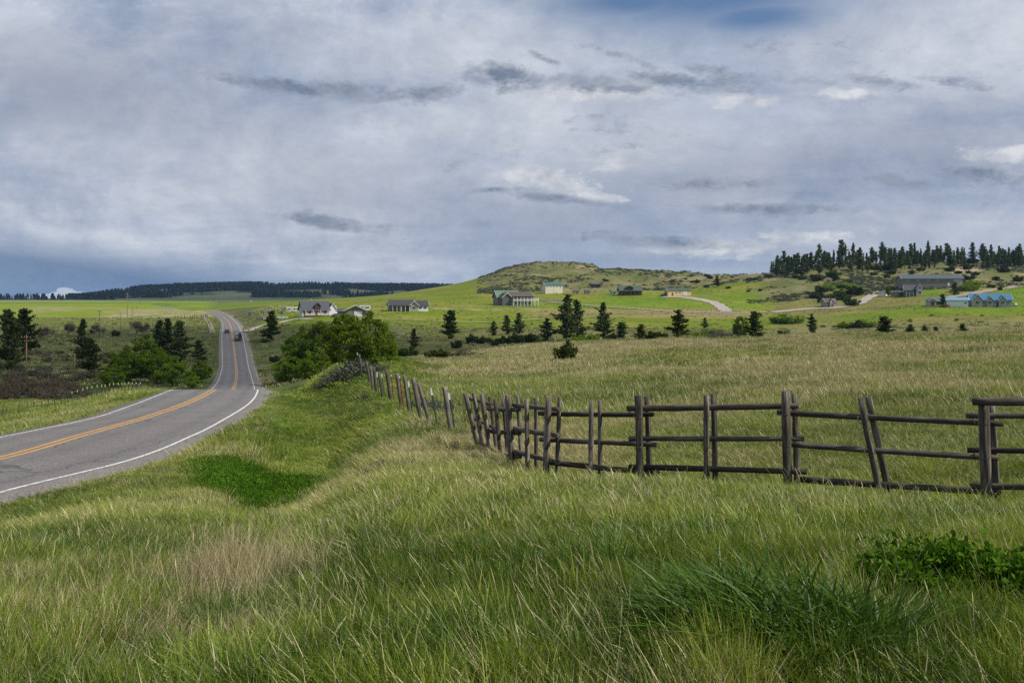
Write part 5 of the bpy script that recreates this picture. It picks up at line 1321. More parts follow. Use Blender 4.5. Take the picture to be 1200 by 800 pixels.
def make_grass():
    g = np.random.default_rng(5)
    P_, I_, S_, T_, H_ = [], [], [], [], []
    def road_clear(X, Y, m=0.):
        return (X < XL(Y)-.75-m) | (X > XR(Y)+.62+m+np.interp(Y, [0, 28, 45, 60, 80, 180], [.05, .1, .15, .25, .45, .5]))
    def band(y0, y1, dens, kinds, s0, s1, half=.56, cond=None):
        # even spread over the wedge the photograph sees, a little wider
        side = 6.*float(y0 < 35); wd = half*y1+side; n = int(2*wd*(y1-y0)*dens)
        Y = y0+(y1-y0)*g.random(n); X = (g.random(n)*2-1)*wd
        inn = np.abs(X) < half*Y+side; X, Y = X[inn], Y[inn]
        ok = road_clear(X, Y)
        px = 600+F*X/Y
        if cond is not None: ok &= cond(px, X, Y)
        X, Y, px = X[ok], Y[ok], px[ok]
        z = Z(X, Y)
        nA = fbm(X/1.7, Y/1.7, 3); nB = fbm(X/6+50, Y/6, 3); nC = fbm(X/.7+9, Y/.9, 2)
        mead = sstep(440, 480, px)*sstep(19, 24, Y)
        swale = sstep(290, 320, px)*(1-sstep(460, 515, px))*sstep(22, 32, Y)
        nD = fbm(X/16+7, Y/22, 4)
        tint = .10+.60*sstep(.47, .60, .55*nB+.45*nA)*sstep(1.5, -1.5, X-.12*Y)*(1-.75*sstep(8, 11, Y))+.12*sstep(.50, .62, .55*nB+.45*nA)
        tint = tint+(.43+.52*sstep(.42, .62, .4*nD+.3*nB+.3*nA)-.2-tint)*mead*.95
        tint = tint*(1-swale*.72)
        # pale grass along the wire fence and left of centre, greener right foreground
        blob = lambda cx, cy, rx, ry: np.exp(-((X-cx)/rx)**2-((Y-cy)/ry)**2)
        tint = tint+.3*blob(-2.8, 31, 1.4, 5)+.30*blob(-2.3, 7.4, .6, .6)+.38*blob(-1.75, 5.6, .7, .5)+.35*blob(-2.9, 6.4, .5, .5)
        tint = tint-.3*blob(2.5, 6.5, 2.2, 2.2)-.12*blob(0, 5, 1.5, 1.5)
        tint = np.clip(tint, .03, .93)
        nE = fbm(X/.45+31, Y/.55, 2)
        hue = np.clip(.46+(nB-.5)*1.5+(nE-.5)*1.7+g.normal(size=len(X))*.12, 0, 1)
        hgt = .35+.5*nA+.75*nE
        hgt = hgt*(1-.6*swale)*(1-.42*sstep(6, 13, Y)*(1-sstep(24, 40, Y)))
        hgt = hgt*np.where((X < XR(Y)+2.2) & (X > XR(Y)), .6, 1.0)*np.where((X > XL(Y)-3) & (X < XL(Y)), .6, 1)
        # hollow under the clover patch
        cl = ((px-306)/84)**2+((Y-24.5)/5.2)**2 < 1
        k = g.choice(kinds, len(X)); s = g.uniform(s0, s1, len(X))
        cr = np.hypot((px-304)/84, (Y-29)/6.2); keep = g.random(len(X)) < .22+.78*sstep(.55, 1.05, cr)
        P_.append(np.stack([X, Y, z-.01], -1)[keep]); I_.append(k[keep]); T_.append(tint[keep]); H_.append(hue[keep])
        S_.append(np.stack([s, s, s*hgt], -1)[keep])
    band(2.2, 9, 95, [0, 1, 2], .8, 1.25, .62)
    band(9, 16, 62, [0, 1, 2, 3], .9, 1.35)
    band(16, 32, 26, [3, 4, 5], .85, 1.3)
    vis = lambda px, X, Y: (px > 255) | (Y < 46)
    band(32, 72, 9, [6, 7, 3], .8, 1.3, .56, vis)
    band(72, 178, 2.3, [8, 9, 6], .75, 1.2, .56, lambda px, X, Y: ((px > 395) & (Y < 178)) | ((px > 296) & (Y < 120)) | ((px < 262) & (Y < 150)))
    band(40, 130, 5, [3, 6], .8, 1.2, .56, lambda px, X, Y: (X < XL(Y)-.7) & (X > XL(Y)-20))
    # tall dry stalks, pale tussocks and lush tufts, each set round a spot of the ground
    def extra(n, px, py, rx, ry, kinds, s0, s1, tint, hue=.5, hs=1.):
        q = hit(px, py); k = q.y/F
        X = q.x+g.normal(size=n)*rx*k; Y = q.y+g.normal(size=n)*ry*k*q.y/max(.5, -q.z)*.8
        ok = road_clear(X, Y, .8) & (Y > 2.5); X, Y = X[ok], Y[ok]
        s = g.uniform(s0, s1, len(X))
        P_.append(np.stack([X, Y, Z(X, Y)-.01], -1)); I_.append(g.choice(kinds, len(X))); T_.append(np.full(len(X), tint)); H_.append(np.clip(g.normal(size=len(X))*.15+hue, 0, 1)); S_.append(np.stack([s, s, s*hs], -1))
    def wedge(n, y0, y1, kinds, s0, s1, tint):
        Y = np.sqrt(g.random(n)*(y1*y1-y0*y0)+y0*y0); X = (g.random(n)*2-1)*.56*Y
        ok = road_clear(X, Y, 1.) & (fbm(X/2.5+3, Y/2.5, 3) > .5); X, Y = X[ok], Y[ok]; s = g.uniform(s0, s1, len(X))
        P_.append(np.stack([X, Y, Z(X, Y)-.01], -1)); I_.append(g.choice(kinds, len(X))); T_.append(np.full(len(X), tint)); H_.append(np.full(len(X), .5)); S_.append(np.stack([s, s, s], -1))
    wedge(40, 3.2, 8, [10, 11], .4, .8, 1.0)
    wedge(160, 8, 22, [10, 11], .4, .8, 1.0)
    wedge(300, 20, 45, [11], .5, .9, 1.0)
    extra(16, 620, 790, 60, 30, [10], .6, 1.0, 1.)
    extra(10, 700, 760, 60, 30, [10], .6, 1.0, 1.)
    extra(14, 470, 740, 50, 40, [10, 11], .4, .7, 1.)
    extra(34, 1010, 745, 26, 22, [10, 11], .5, .8, 1.)
    extra(12, 1060, 680, 50, 30, [10, 11], .5, .8, 1.)
    extra(30, 1000, 620, 60, 20, [10, 11], .6, 1.0, 1.)
    extra(34, 540, 610, 120, 30, [10, 11], .5, .8, 1.)
    extra(110, 285, 690, 44, 20, [13], .5, .78, .97)
    extra(50, 180, 735, 60, 22, [13, 2], .3, .45, .9)
    extra(40, 120, 640, 60, 14, [13, 2], .3, .45, .85)
    extra(60, 520, 640, 110, 30, [13, 2], .28, .42, .85)
    extra(60, 830, 600, 120, 14, [13, 2], .35, .5, .8)
    extra(70, 250, 745, 80, 20, [13, 2], .3, .45, .9)
    extra(40, 60, 700, 50, 24, [13, 2], .3, .45, .85)
    extra(40, 455, 520, 45, 18, [13], .6, .9, .8)
    extra(16, 420, 575, 40, 14, [13], .4, .6, .7)
    # lush green tufts among the pale grass
    extra(120, 700, 665, 70, 18, [12, 2], .45, .7, .03, .25)
    extra(60, 620, 690, 50, 16, [12], .4, .6, .03, .3)
    extra(60, 700, 590, 50, 14, [12, 2], .5, .8, .05, .35)
    extra(40, 320, 700, 30, 10, [12], .4, .6, .05, .3)
    extra(24, 255, 740, 14, 8, [12], .4, .6, .03, .3)
    extra(120, 960, 640, 120, 22, [12, 2], .5, .8, .05, .6)
    extra(160, 600, 770, 160, 24, [12, 2], .45, .7, .06, .75)
    extra(110, 1100, 740, 70, 30, [12, 2], .45, .7, .06, .6)
    extra(90, 480, 512, 30, 8, [12, 3], .8, 1.1, .04, .45)
    extra(80, 120, 590, 60, 10, [12, 3], .5, .8, .05, .45)
    P0 = np.concatenate(P_); n = len(P0)
    rot = np.stack([g.normal(size=n)*.12, g.normal(size=n)*.12-.03, g.normal(size=n)*.95+3.6*(fbm(P0[:, 0]/2.6+5, P0[:, 1]/3.4, 3)-.5)-2.3*sstep(-.6, -2.4, P0[:, 0])*sstep(16, 9, P0[:, 1])], -1)
    instancer('grass', P0, SRC, np.concatenate(I_), rot, np.concatenate(S_), np.concatenate(T_), np.concatenate(H_), 'long green and straw coloured grass leaning in the wind')
    print('grass tufts', n)
    # low dark clover patch in the swale
    gg = np.random.default_rng(8)
    pp = np.stack([gg.normal(size=300)*.22, gg.normal(size=300)*.22, gg.uniform(.03, .22, 300)], -1)
    V = quads(pp, .04, gg, 1., 1.1)
    src = qmesh('clover_sprig', V, WEED)
    n = 2300
    a = gg.uniform(0, 6.283, n); r = gg.random(n)**.55*gg.uniform(.82, 1.12, n)*(1+.12*np.sin(3*a)+.08*np.sin(7*a+1))
    Y = 29+r*np.sin(a)*6.2; X = (304+r*np.cos(a)*84-600)/F*Y; ok = X > XR(Y)+1.6; X, Y, r, a = X[ok], Y[ok], r[ok], a[ok]; n = len(X)
    s = gg.uniform(.7, 1.4, n)*np.clip(1.3-.75*r, .3, 1.1)
    instancer('clover', np.stack([X, Y, Z(X, Y)], -1), [src], np.zeros(n), np.stack([np.zeros(n), np.zeros(n), a], -1), np.stack([s, s, s*gg.uniform(.6, 1.2, n)], -1), np.zeros(n), np.zeros(n), 'low patch of dark green clover in the grass of the swale')
make_grass()

# the dark broad bladed clump and leafy weeds near the fence
def clump(px, Y, rad, n, h, label, seed):
    x = (px-600)/F*Y; z = Zf(x, Y)
    V, Q, T = blades(seed, n, rad, h*.45, h, .0125, lean=.12, bend=1.0, lev=7, spread=.42)
    base = np.repeat(V.reshape(n, -1, 3)[:, 0], 13, 0)
    o = link('grass_clump', mesh_np('grass_clump', V, [Q, T], [BROADM])); o.location = (x, Y, z)
    return tag(o, label, 'grass clump')
clump(915, 4.75, .42, 1100, .60, 'dark green clump of broad grass blades at the bottom right', 31)
clump(850, 4.95, .28, 480, .50, 'dark broad grass clump left of the larger dark clump', 32)
clump(990, 4.65, .28, 420, .50, 'broad grass clump with straw stems right of the dark clump', 33)
def weed(px, Y, rad, h, n, label, seed):
    x = (px-600)/F*Y; z = Zf(x, Y); g = np.random.default_rng(seed)
    nb = 9; cen = np.stack([g.normal(size=nb)*rad*.55, g.normal(size=nb)*rad*.4, g.uniform(.25, .75, nb)*h], -1)
    k = g.integers(0, nb, n); sd = g.uniform(.2, .42, nb)[k][:, None]*rad
    Pn = cen[k]+g.normal(size=(n, 3))*sd*np.array([.85, .85, .5]); Pn = Pn[Pn[:, 2] > .01]
    root = empty('leafy_weed', (x, Y, z), 0, label, 'weed')
    link('foliage', qmesh('foliage', quads(Pn, .030, g, 1., 1.6), WEED), root)
    mb = MB()
    for k in range(40):
        t = g.uniform(0, 6.28); q = rad*math.sqrt(g.random())
        mb.tube([(q*math.cos(t)*.9, q*math.sin(t)*.7, -.02), (q*math.cos(t)*1.2, q*math.sin(t)*.95, h*.75*(1-.5*(q/rad)**2))], .006, 4, .003)
    mb.build('stem', WEED, root)
weed(1090, 5.75, .32, .30, 4600, 'low leafy green weed patch left of the taller one at the right edge', 41)
weed(1188, 5.7, .30, .36, 4600, 'taller leafy green weed at the right edge of the grass', 42)
weed(1038, 5.9, .14, .2, 900, 'small leafy weed beside the green weed patch', 43)

# ------------------------------------------------------------------ log fence
def woodmat(name, a, b, c):
    m, nt, out = newmat(name)
    tc = nt.nodes.new('ShaderNodeTexCoord'); oi = nt.nodes.new('ShaderNodeObjectInfo')
    at = nd(nt, 'ShaderNodeAttribute', attribute_name='grain')
    mp = nt.nodes.new('ShaderNodeMapping'); mp.inputs['Scale'].default_value = (26, 26, 1.6); nt.links.new(at.outputs['Vector'], mp.inputs[0])
    off = nt.nodes.new('ShaderNodeVectorMath'); off.operation = 'ADD'
    cb = nt.nodes.new('ShaderNodeCombineXYZ'); nt.links.new(math_(nt, 'MULTIPLY', oi.outputs['Random'], 40.), cb.inputs[2]); nt.links.new(mp.outputs[0], off.inputs[0]); nt.links.new(cb.outputs[0], off.inputs[1])
    f = noise(nt, off.outputs[0], 1., 6, .62, .4)
    mp2 = nt.nodes.new('ShaderNodeMapping'); mp2.inputs['Scale'].default_value = (6, 6, 3); nt.links.new(at.outputs['Vector'], mp2.inputs[0])
    f2 = noise(nt, mp2.outputs[0], 1., 4, .6)
    col = ramp(nt, f, [(.32, a), (.5, b), (.70, c)])
    col = mixc(nt, .75, col, ramp(nt, f2, [(.3, .55), (.7, 1.35)]), 'MULTIPLY')
    col = mixc(nt, 1., col, math_(nt, 'MULTIPLY_ADD', oi.outputs['Random'], .85, .5), 'MULTIPLY')
    # drying cracks along the grain
    mp3 = nt.nodes.new('ShaderNodeMapping'); mp3.inputs['Scale'].default_value = (40, 40, 1.1); nt.links.new(at.outputs['Vector'], mp3.inputs[0])
    f3 = noise(nt, mp3.outputs[0], 1., 2, .5)
    col = mixc(nt, math_(nt, 'GREATER_THAN', f3, .66), col, (.018, .015, .013))
    p = nd(nt, 'ShaderNodeBsdfPrincipled', inp={'Roughness': .85, 'Specular IOR Level': .2}); nt.links.new(col, p.inputs['Base Color'])
    b_ = nd(nt, 'ShaderNodeBump', inp={'Strength': .7, 'Distance': .012}); nt.links.new(f, b_.inputs['Height']); nt.links.new(b_.outputs[0], p.inputs['Normal'])
    nt.links.new(p.outputs[0], out.inputs[0]); return m
LOG = woodmat('weathered_log', (.036, .029, .024), (.115, .097, .081), (.34, .30, .26))
LOGD = woodmat('dark_rail_log', (.034, .028, .024), (.078, .066, .057), (.17, .15, .13))
POSTW = woodmat('grey_post_wood', (.06, .05, .042), (.125, .108, .094), (.24, .21, .18))
WIRE = simple('rusty_wire', (.10, .075, .06), .6, .3, metal=.5)
def log(name, p0, p1, r0, r1, mat, parent, origin, n=12, flat=None):
    """a pole with knots, a slight bow and sawn ends; grain runs along its own axis"""
    p0 = Vector(p0); p1 = Vector(p1); a = p1-p0; L = a.length; a.normalize()
    t = a.orthogonal().normalized(); u = a.cross(t); S = max(6, int(L/.22)); V = []; G = []
    ph = random.uniform(0, 6.28); bow = random.uniform(-.012, .012)*L; kn = [(random.random(), random.uniform(0, 6.28)) for _ in range(int(L*1.6))]
    sx, sy = flat or (1, 1)
    for j in range(S+1):
        s = j/S; c = p0.lerp(p1, s)+u*bow*math.sin(math.pi*s)*.5; r = (r0+(r1-r0)*s)*(1+.03*math.sin(s*9+ph))
        if j in (0, S): r *= .94
        for i in range(n):
            th = 2*math.pi*i/n; rr = r*(1+.05*math.sin(2*th+ph)+random.uniform(-.055, .055))
            for (ks, ka) in kn:
                d = ((s-ks)*L/.07)**2+((th-ka)/.5)**2
                if d < 4: rr += .010*math.exp(-d)
            V.append(c+(t*math.cos(th)*sx+u*math.sin(th)*sy)*rr-origin); G.append((math.cos(th)*r, math.sin(th)*r, s*L))
    V.append(p0-origin); G.append((0, 0, 0)); V.append(p1-origin); G.append((0, 0, L))
    Q = [(j*n+i, j*n+(i+1) % n, (j+1)*n+(i+1) % n, (j+1)*n+i) for j in range(S) for i in range(n)]
    c0, c1 = (S+1)*n, (S+1)*n+1
    T = [(c0, (i+1) % n, i) for i in range(n)]+[(c1, S*n+i, S*n+(i+1) % n) for i in range(n)]
    me = mesh_np(name, np.array([tuple(v) for v in V]), [np.array(Q), np.array(T)], [mat], smooth=False)
    at = me.attributes.new('grain', 'FLOAT_VECTOR', 'POINT'); at.data.foreach_set('vector', np.array(G, np.float32).ravel())
    sm = np.zeros(len(Q)+len(T), bool); sm[:len(Q)] = True; me.polygons.foreach_set('use_smooth', sm)
    return link(name, me, parent)
random.seed(5)
FO = Vector((2.4, 18.2, Zf(2.4, 18.2)))
fence = empty('log_fence', FO, 0, 'weathered log rail fence with paired posts and three lashed rails', 'log fence')
FY = np.array([(545, 27.8), (556, 26.8), (570, 25.6), (584, 24), (598, 22.4), (617, 20.9), (641, 19.5), (692, 18.85), (749, 18.3), (829, 17.75), (922, 17.35), (1031, 16.55), (1156, 15.8), (1250, 15.3), (1400, 14.6), (1700, 13.6)])
def fY(px): return float(np.interp(px, FY[:, 0], FY[:, 1]))
POSTS = [(545.2, 461, 561.4, 528, 5.6, 0), (555, 460.3, 567.3, 530, 5.2, .0), (564.2, 461, 575.5, 538, 6.2, 0), (574, 464.4, 583, 538, 4.2, .45), (580, 467.6, 587.5, 541, 4.8, 0),
         (589.5, 466.8, 595, 534, 4.3, .45), (595, 462.7, 600.8, 550, 7.6, 0), (606.6, 461.4, 612, 548, 4.8, .4), (617, 467.6, 617.6, 556, 5.4, 0), (628, 465.7, 628.5, 552, 4.8, .4), (643, 464.4, 639.2, 566, 8.2, 0),
         (655.8, 465, 653, 562, 5.2, .4), (692.8, 469, 692.5, 563, 5.6, 0), (703, 469, 703, 562, 5.6, .4), (748, 463, 750, 569, 9, 0), (758, 464, 761, 566, 6.6, .42), (828, 463, 829, 573, 7.2, 0), (836, 462, 838, 567, 6.8, .42),
         (920.5, 458, 923.5, 570, 10.2, 0), (930.8, 461, 933.3, 565, 7, .42), (1008, 465.5, 1033, 585, 7.6, 0), (1017.5, 464.5, 1043, 583, 7.4, .42), (1152.5, 466, 1157, 592, 12.2, 0), (1162, 475, 1169, 588, 8, .42),
         (1262, 470, 1264, 600, 8, 0), (1274, 470, 1277, 598, 8, .42), (1390, 470, 1392, 606, 11, 0), (1402, 472, 1404, 604, 8, .42), (1520, 474, 1523, 612, 8, 0), (1660, 476, 1662, 620, 11, 0)]
postpos = []
for (xt, yt, xb, yb, th, back) in POSTS:
    y = fY(xb if back == 0 else xb-8)+back
    a = P(xt, yt, y+(-.02)); b = P(xb+(xb-xt)/(yb-yt)*30, yb+30, y)
    r = th/F*y/2
    log('post', b, a, r*1.05, r*.97, LOG, fence, FO)
    if back == 0: postpos.append((a, b, r))
def railpt(px, py, k=0.): return P(px, py, fY(px)+.06+k)
RAILS = [((735, 478.5), (936, 475.5), 0), ((737, 513.6), (942, 514), 0), ((737, 546.8), (945, 552.5), 0),
         ((632, 484.2), (766, 485.5), .1), ((633, 514.7), (770, 521), .1), ((640, 541), (772, 554.5), .1),
         ((599, 474), (656, 479.3), 0), ((600, 501.7), (655, 510), 0), ((602, 528.5), (654, 541.5), 0),
         ((568, 478.5), (608.5, 479.8), .1), ((571.6, 504.8), (609, 507.4), .1), ((579, 531.5), (610, 535), .1),
         ((547, 466), (576, 474), 0), ((555, 490), (580, 501), 0), ((557, 513.5), (585, 533), 0),
         ((911, 483), (1176, 496.3), .1), ((926, 520.5), (1170, 536.5), .1), ((938, 561.5), (1173, 577), .1),
         ((1132, 486.8), (1405, 488), 0), ((1133.5, 527), (1405, 533), 0), ((1137, 569), (1405, 577), 0), ((1380, 489), (1680, 494), .1), ((1380, 534), (1680, 541), .1), ((1380, 582), (1680, 592), .1)]
for (a, b, k) in RAILS:
    A = railpt(*a, .06+k); B = railpt(*b, .06+k)
    r = .048*random.uniform(.92, 1.1)
    log('rail', A, B, r*1.05, r*.95, LOGD, fence, FO)
A = P(1139, 470.5, 15.72); B = P(1402, 470.5, 14.55); log('cap_rail', A, B, .06, .055, LOGD, fence, FO, 8, (1.15, .8))
# wire lashings where the rails meet the posts
for (a, b, r) in postpos:
    for t in (.20, .50, .82):
        c = a.lerp(b, t*.86)-FO; mb = MB(); pts = []
        for i in range(15):
            th = 2*math.pi*i/14; pts.append(c+Vector((math.cos(th)*r*1.12, .10+math.sin(th)*(r+.13), .035*math.sin(th*1)+.05*math.cos(th))))
        mb.tube(pts, .0075, 4); mb.build('wire_tie', WIRE, fence)

# ------------------------------------------------------------------ wire fence on the bank
GREENP = simple('green_post_paint', (.035, .075, .045), .6, .3); REDP = simple('red_post_paint', (.24, .028, .02), .6, .25); WTIP = simple('white_post_tip', (.62, .68, .70), .6, .1)
YTIP = simple('lime_post_tip', (.50, .62, .22), .6, .1)
WF = Vector((-2.2, 33, Zf(-2.2, 33)))
wf = empty('wire_fence', WF, 0, 'old wire fence of leaning wood posts and steel posts along the bank', 'wire fence')
for i, (xt, yt, xb, yb, th, y) in enumerate([(520.6, 453, 529.5, 507, 6.2, 31), (490, 448, 505, 497, 4.2, 34), (483.8, 442.5, 494, 490, 5.2, 36), (473.5, 439.4, 480.5, 481, 4.2, 40), (465, 437.5, 471, 475, 4.3, 44), (453, 433.8, 458.5, 469, 4.4, 49),
        (444, 436, 448.5, 462, 3.2, 53), (438, 431, 441, 460, 3.4, 57), (434.4, 429.4, 437.8, 456, 3.4, 60), (429.4, 423.5, 434, 450, 3.2, 65), (413.5, 405.6, 417, 425, 2.8, 88), (421, 415, 424, 437, 2.4, 76)]):
    log('wood_post', P(xb, yb+5, y), P(xt, yt, y-.03), th/F*y/2, th/F*y/2*.95, POSTW, wf, WF, 10)
def tpost(parent, origin, top, bot, paintm, tipm, tip=.13, name='steel_post', w=.045):
    top = Vector(top)-origin; bot = Vector(bot)-origin; ax = (top-bot).normalized()
    R = ax.to_track_quat('Z', 'Y').to_matrix(); L = (top-bot).length
    mb = MB(); mid = (top+bot)/2
    mb.box(mid, (w, .008, L), M=R); mb.box(mid+R @ Vector((0, .022, 0)), (.008, .036, L-.004), M=R)
    o = mb.build(name, paintm, parent)
    tb = MB(); c = top-ax*L*tip/2; tb.box(c+R @ Vector((0, -.001, .002)), (w*1.2, .014, L*tip), M=R); tb.box(c+R @ Vector((0, .024, .002)), (.013, .038, L*tip-.01), M=R); tb.build('tip', tipm, o)
    return o
for (xt, yt, xb, yb, y, c) in [(524.8, 460, 533, 503, 31.1, 'g'), (504.4, 454.4, 512.5, 500, 33, 'g'), (486, 450.6, 494.5, 492, 36.2, 'g'), (478, 446, 483.5, 486, 39.5, 'g'), (467.5, 440.6, 473.5, 481, 43.8, 'r'), (458, 438.8, 461.5, 472, 48.6, 'r'), (447, 438, 450, 459, 54, 'g'), (441.5, 436, 443.8, 464, 56, 'g'), (418.5, 413, 420.5, 426, 80, 'g')]:
    tpost(wf, WF, P(xt, yt, y), P(xb, yb+4, y), GREENP if c == 'g' else REDP, WTIP, .18 if c == 'g' else .06, w=.06)
tops = [P(529.5, 503, 30.9), P(512, 499, 33), P(494, 489, 36), P(480.5, 480, 40), P(471, 472.5, 44), P(458.5, 467.5, 49), P(448.5, 460, 53), P(438, 455, 60), P(434, 449, 65), P(417, 424.4, 88)]
end = P(560, 519, 27.6)
for hgt in (.35, .65, .95, 1.2):
    mb = MB(); pts = [end+Vector((-.15, 0, hgt))]
    for a, b in zip([end]+tops, tops):
        lean = Vector((-.22*hgt, 0, hgt))
        pts.append((a+b)/2+Vector((-.2*hgt, 0, hgt-.03))); pts.append(b+lean)
    mb.tube([p-WF for p in pts], .0035, 4); mb.build('wire', WIRE, wf)
# sagebrush and brush by the wire fence
random.seed(31)
for (px, py, hp, w, lab) in [(500, 482, 20, 1.4, 'grey sagebrush behind the wire fence between the two nearest posts'), (519, 487, 20, 1.2, 'grey sagebrush at the foot of the nearest fence post'), (541, 512, 13, 1.2, 'small sagebrush where the wire fence meets the log fence'),
        (452, 548, 15, 1.5, 'pale sagebrush low on the bank below the log fence'), (438, 553, 11, 1.5, 'pale sagebrush at the left of the low pair on the bank'), (475, 545, 12, 1.4, 'small pale sagebrush right of the low pair on the bank'),
        (433, 466, 8, 1.8, 'small sagebrush on the slope under the wire fence'), (448, 476, 7, 1.8, 'tiny sagebrush lower on the slope under the wire fence'), (424, 441, 22, 1.5, 'large grey sagebrush beside the far wood posts'),
        (408, 447, 20, 1.6, 'large brownish sagebrush on the crest of the bank'), (396, 450, 18, 1.7, 'wide grey sagebrush left on the crest of the bank'), (383, 456, 13, 1.7, 'low grey sagebrush at the left end of the bank'),
        (445, 436, 11, 1.5, 'grey sagebrush behind the red steel posts'), (413, 420, 9, 2.2, 'grey sagebrush mound at the farthest wood post'), (430, 419, 9, 2.2, 'grey sagebrush mound right of the farthest wood post'), (420, 468, 7, 1.6, 'small grey sagebrush on the green slope')]:
    plant('sagebrush', 'sagebrush', 'sagebrush', px, py, hp, lab, None, w)

# ------------------------------------------------------------------ roadside fence on the left
LF0 = P(60, 484, 108)
lf = empty('wire_fence', LF0, 0, 'wire fence of green steel posts with pale tips left of the highway', 'wire fence')
tp = [(3.3, 475.7, 2), (23, 473, 21.5), (32.4, 472.6, 31.5), (40, 472, 39.6), (49, 471, 48.5), (56.5, 470, 56.5), (64, 469, 64), (71.5, 468, 71.5), (79, 466, 79), (84.3, 458.5, 84.3), (90.6, 457, 90.6), (97, 454.7, 97.5), (102, 453, 102), (107.6, 452, 107.6), (113.7, 450, 113.7), (119, 449.5, 119), (123, 450.5, 123), (128.4, 449, 128.4), (133, 448.5, 133), (138.5, 448.3, 138.5), (142.7, 448.3, 142.7), (146.2, 448, 146.2), (150.4, 447.8, 150.4), (155, 447.6, 155), (159.5, 447.6, 159.5), (164.5, 447.6, 164.5)]
wp_ = []
for i, (x, yt, xb) in enumerate(tp):
    y = 92+(x-3)/162*44
    b = P(xb, 480, y); b.z = Zf(b.x, y)
    t = P(x, yt, y); t.z = min(max(t.z, b.z+1.15), b.z+1.75)
    tpost(lf, LF0, t, b-Vector((0, 0, .1)), GREENP, YTIP if i >= 9 else GREENP, .17, w=.09)
    wp_.append((b, t))
for q in (.35, .62, .9):
    mb = MB(); mb.tube([b.lerp(t, q)-LF0 for b, t in wp_], .012, 4); mb.build('wire', WIRE, lf)

# ------------------------------------------------------------------ utility poles, delineators, far fences
POLEW = simple('pole_wood', (.20, .155, .115), .9, .3, 3., stretch=(1, 1, .2)); POLEO = simple('pole_wood_orange', (.34, .19, .09), .9, .25, 3., stretch=(1, 1, .2))
GLASSI = simple('insulator', (.45, .50, .50), .3, .1)
def upole(px, yt, yb, label, Y=None, mat=None, arm=True):
    if Y is None:
        p = ghit(px, yb, label)
    else:
        p = P(px, yb, Y); p.z = gz(p.x, p.y)
    H = (HOR-yt)/F*p.y-p.z; r = max(.13, .011*H)
    o = empty('utility_pole', p, random.uniform(-.3, .3), label, 'utility pole')
    mb = MB(); mb.cyl((0, 0, -.5), (0, 0, H), r, r*.72, 10); mb.build('pole', mat or POLEW, o)
    if arm:
        mb = MB(); mb.box((0, -r, H-.5), (2.2, .11, .13)); c = mb.build('crossarm', mat or POLEW, o)
        mb = MB()
        for x in (-1, -.35, .35, 1): mb.cyl((x, -r, H-.44), (x, -r, H-.26), .045, .06, 8)
        mb.build('insulator', GLASSI, c)
    return o, p, H
upole(31, 392.5, 441, 'orange brown utility pole in front of the left pines', None, POLEO)
upole(116.4, 363, 395, 'tall grey utility pole beside the leaning bare tree')
upole(131.8, 374, 394, 'short grey utility pole beside a dark bush', None, None, False)
upole(141.5, 366, 386, 'slim utility pole standing on the pasture left of the widest bare tree', None, None, False)
upole(149.3, 343, 372, 'tallest utility pole beside the pale dry field')
upole(155.4, 350, 370, 'utility pole right of the tallest one')
upole(160.5, 349, 363, 'farther utility pole second right of the tallest one')
upole(164.4, 346, 357, 'farthest single utility pole at the far edge of the field')
for i, x in enumerate((147.6, 150.6, 152.2, 153.6)): upole(x, 344+i, 354.5, 'distant utility pole in the close row at the end of the line', 1500+i*60)[0]['group'] = 'distant poles in a row'
upole(87.6, 414, 440, 'thin grey pole in front of the lone dark pine', None, None, False)
o, p, H = upole(294, 353.5, 369.5, 'yard pole with a white lamp on top beside the dark hut', None, None, False)
mb = MB(); mb.cyl((0, 0, H), (0, 0, H+.5), .22, .3, 10); mb.build('lamp_head', TRIM, o)
WPOST = simple('white_plastic', (.72, .74, .73), .6, .08); YEL = simple('yellow_plate', (.65, .34, .02), .6, .1)
REFL = simple('reflector', (.75, .70, .6), .3, .1)
def delin(px, py, hp, label, group=None, mat=None, nm='delineator_post'):
    p = ghit(px, py, label); h = hp*p.y/F
    o = empty(nm, p, 0, label, 'delineator post' if nm == 'delineator_post' else 'road marker', group)
    mb = MB(); mb.box((0, 0, h/2-.2), (.11, .05, h+.4)); mb.build('post', mat or WPOST, o)
    mb = MB(); mb.box((0, -.035, h*.82), (.09, .02, h*.22)); mb.build('reflector', REFL, o)
for (x, y) in ((295, 417), (296, 425), (298.7, 434), (300.6, 440), (302.3, 444)): delin(x, y, 5, 'white guard post beside the embankment right of the highway', 'white guard posts on the embankment')
for (x, y) in ((272.6, 371), (278.5, 376), (287.5, 380), (266, 367), (255, 365)): delin(x, y, 2.6, 'small white delineator on the far right curve of the highway', 'delineators on the far curve')
for (x, y) in ((251.5, 441), (253, 429)): delin(x, y, 4, 'yellow marker post on the left embankment of the highway', 'yellow marker posts', YEL)
delin(258, 388.5, 3, 'white marker post left of the highway at the driveway')
o = ghit(331, 385, 'mailbox'); r = empty('mailbox', o, 0, 'bright red box on a post beside the driveway', 'mailbox')
mb = MB(); mb.box((0, 0, .4), (.14, .14, 1.6)); mb.build('post', POLEW, r); mb = MB(); mb.prism([(-.45, 1.1), (.45, 1.1), (.45, 1.6), (.3, 1.95), (-.3, 1.95), (-.45, 1.6)], -.5, .5, 'y'); mb.build('box', paint('red_paint', (.6, .015, .015)), r)
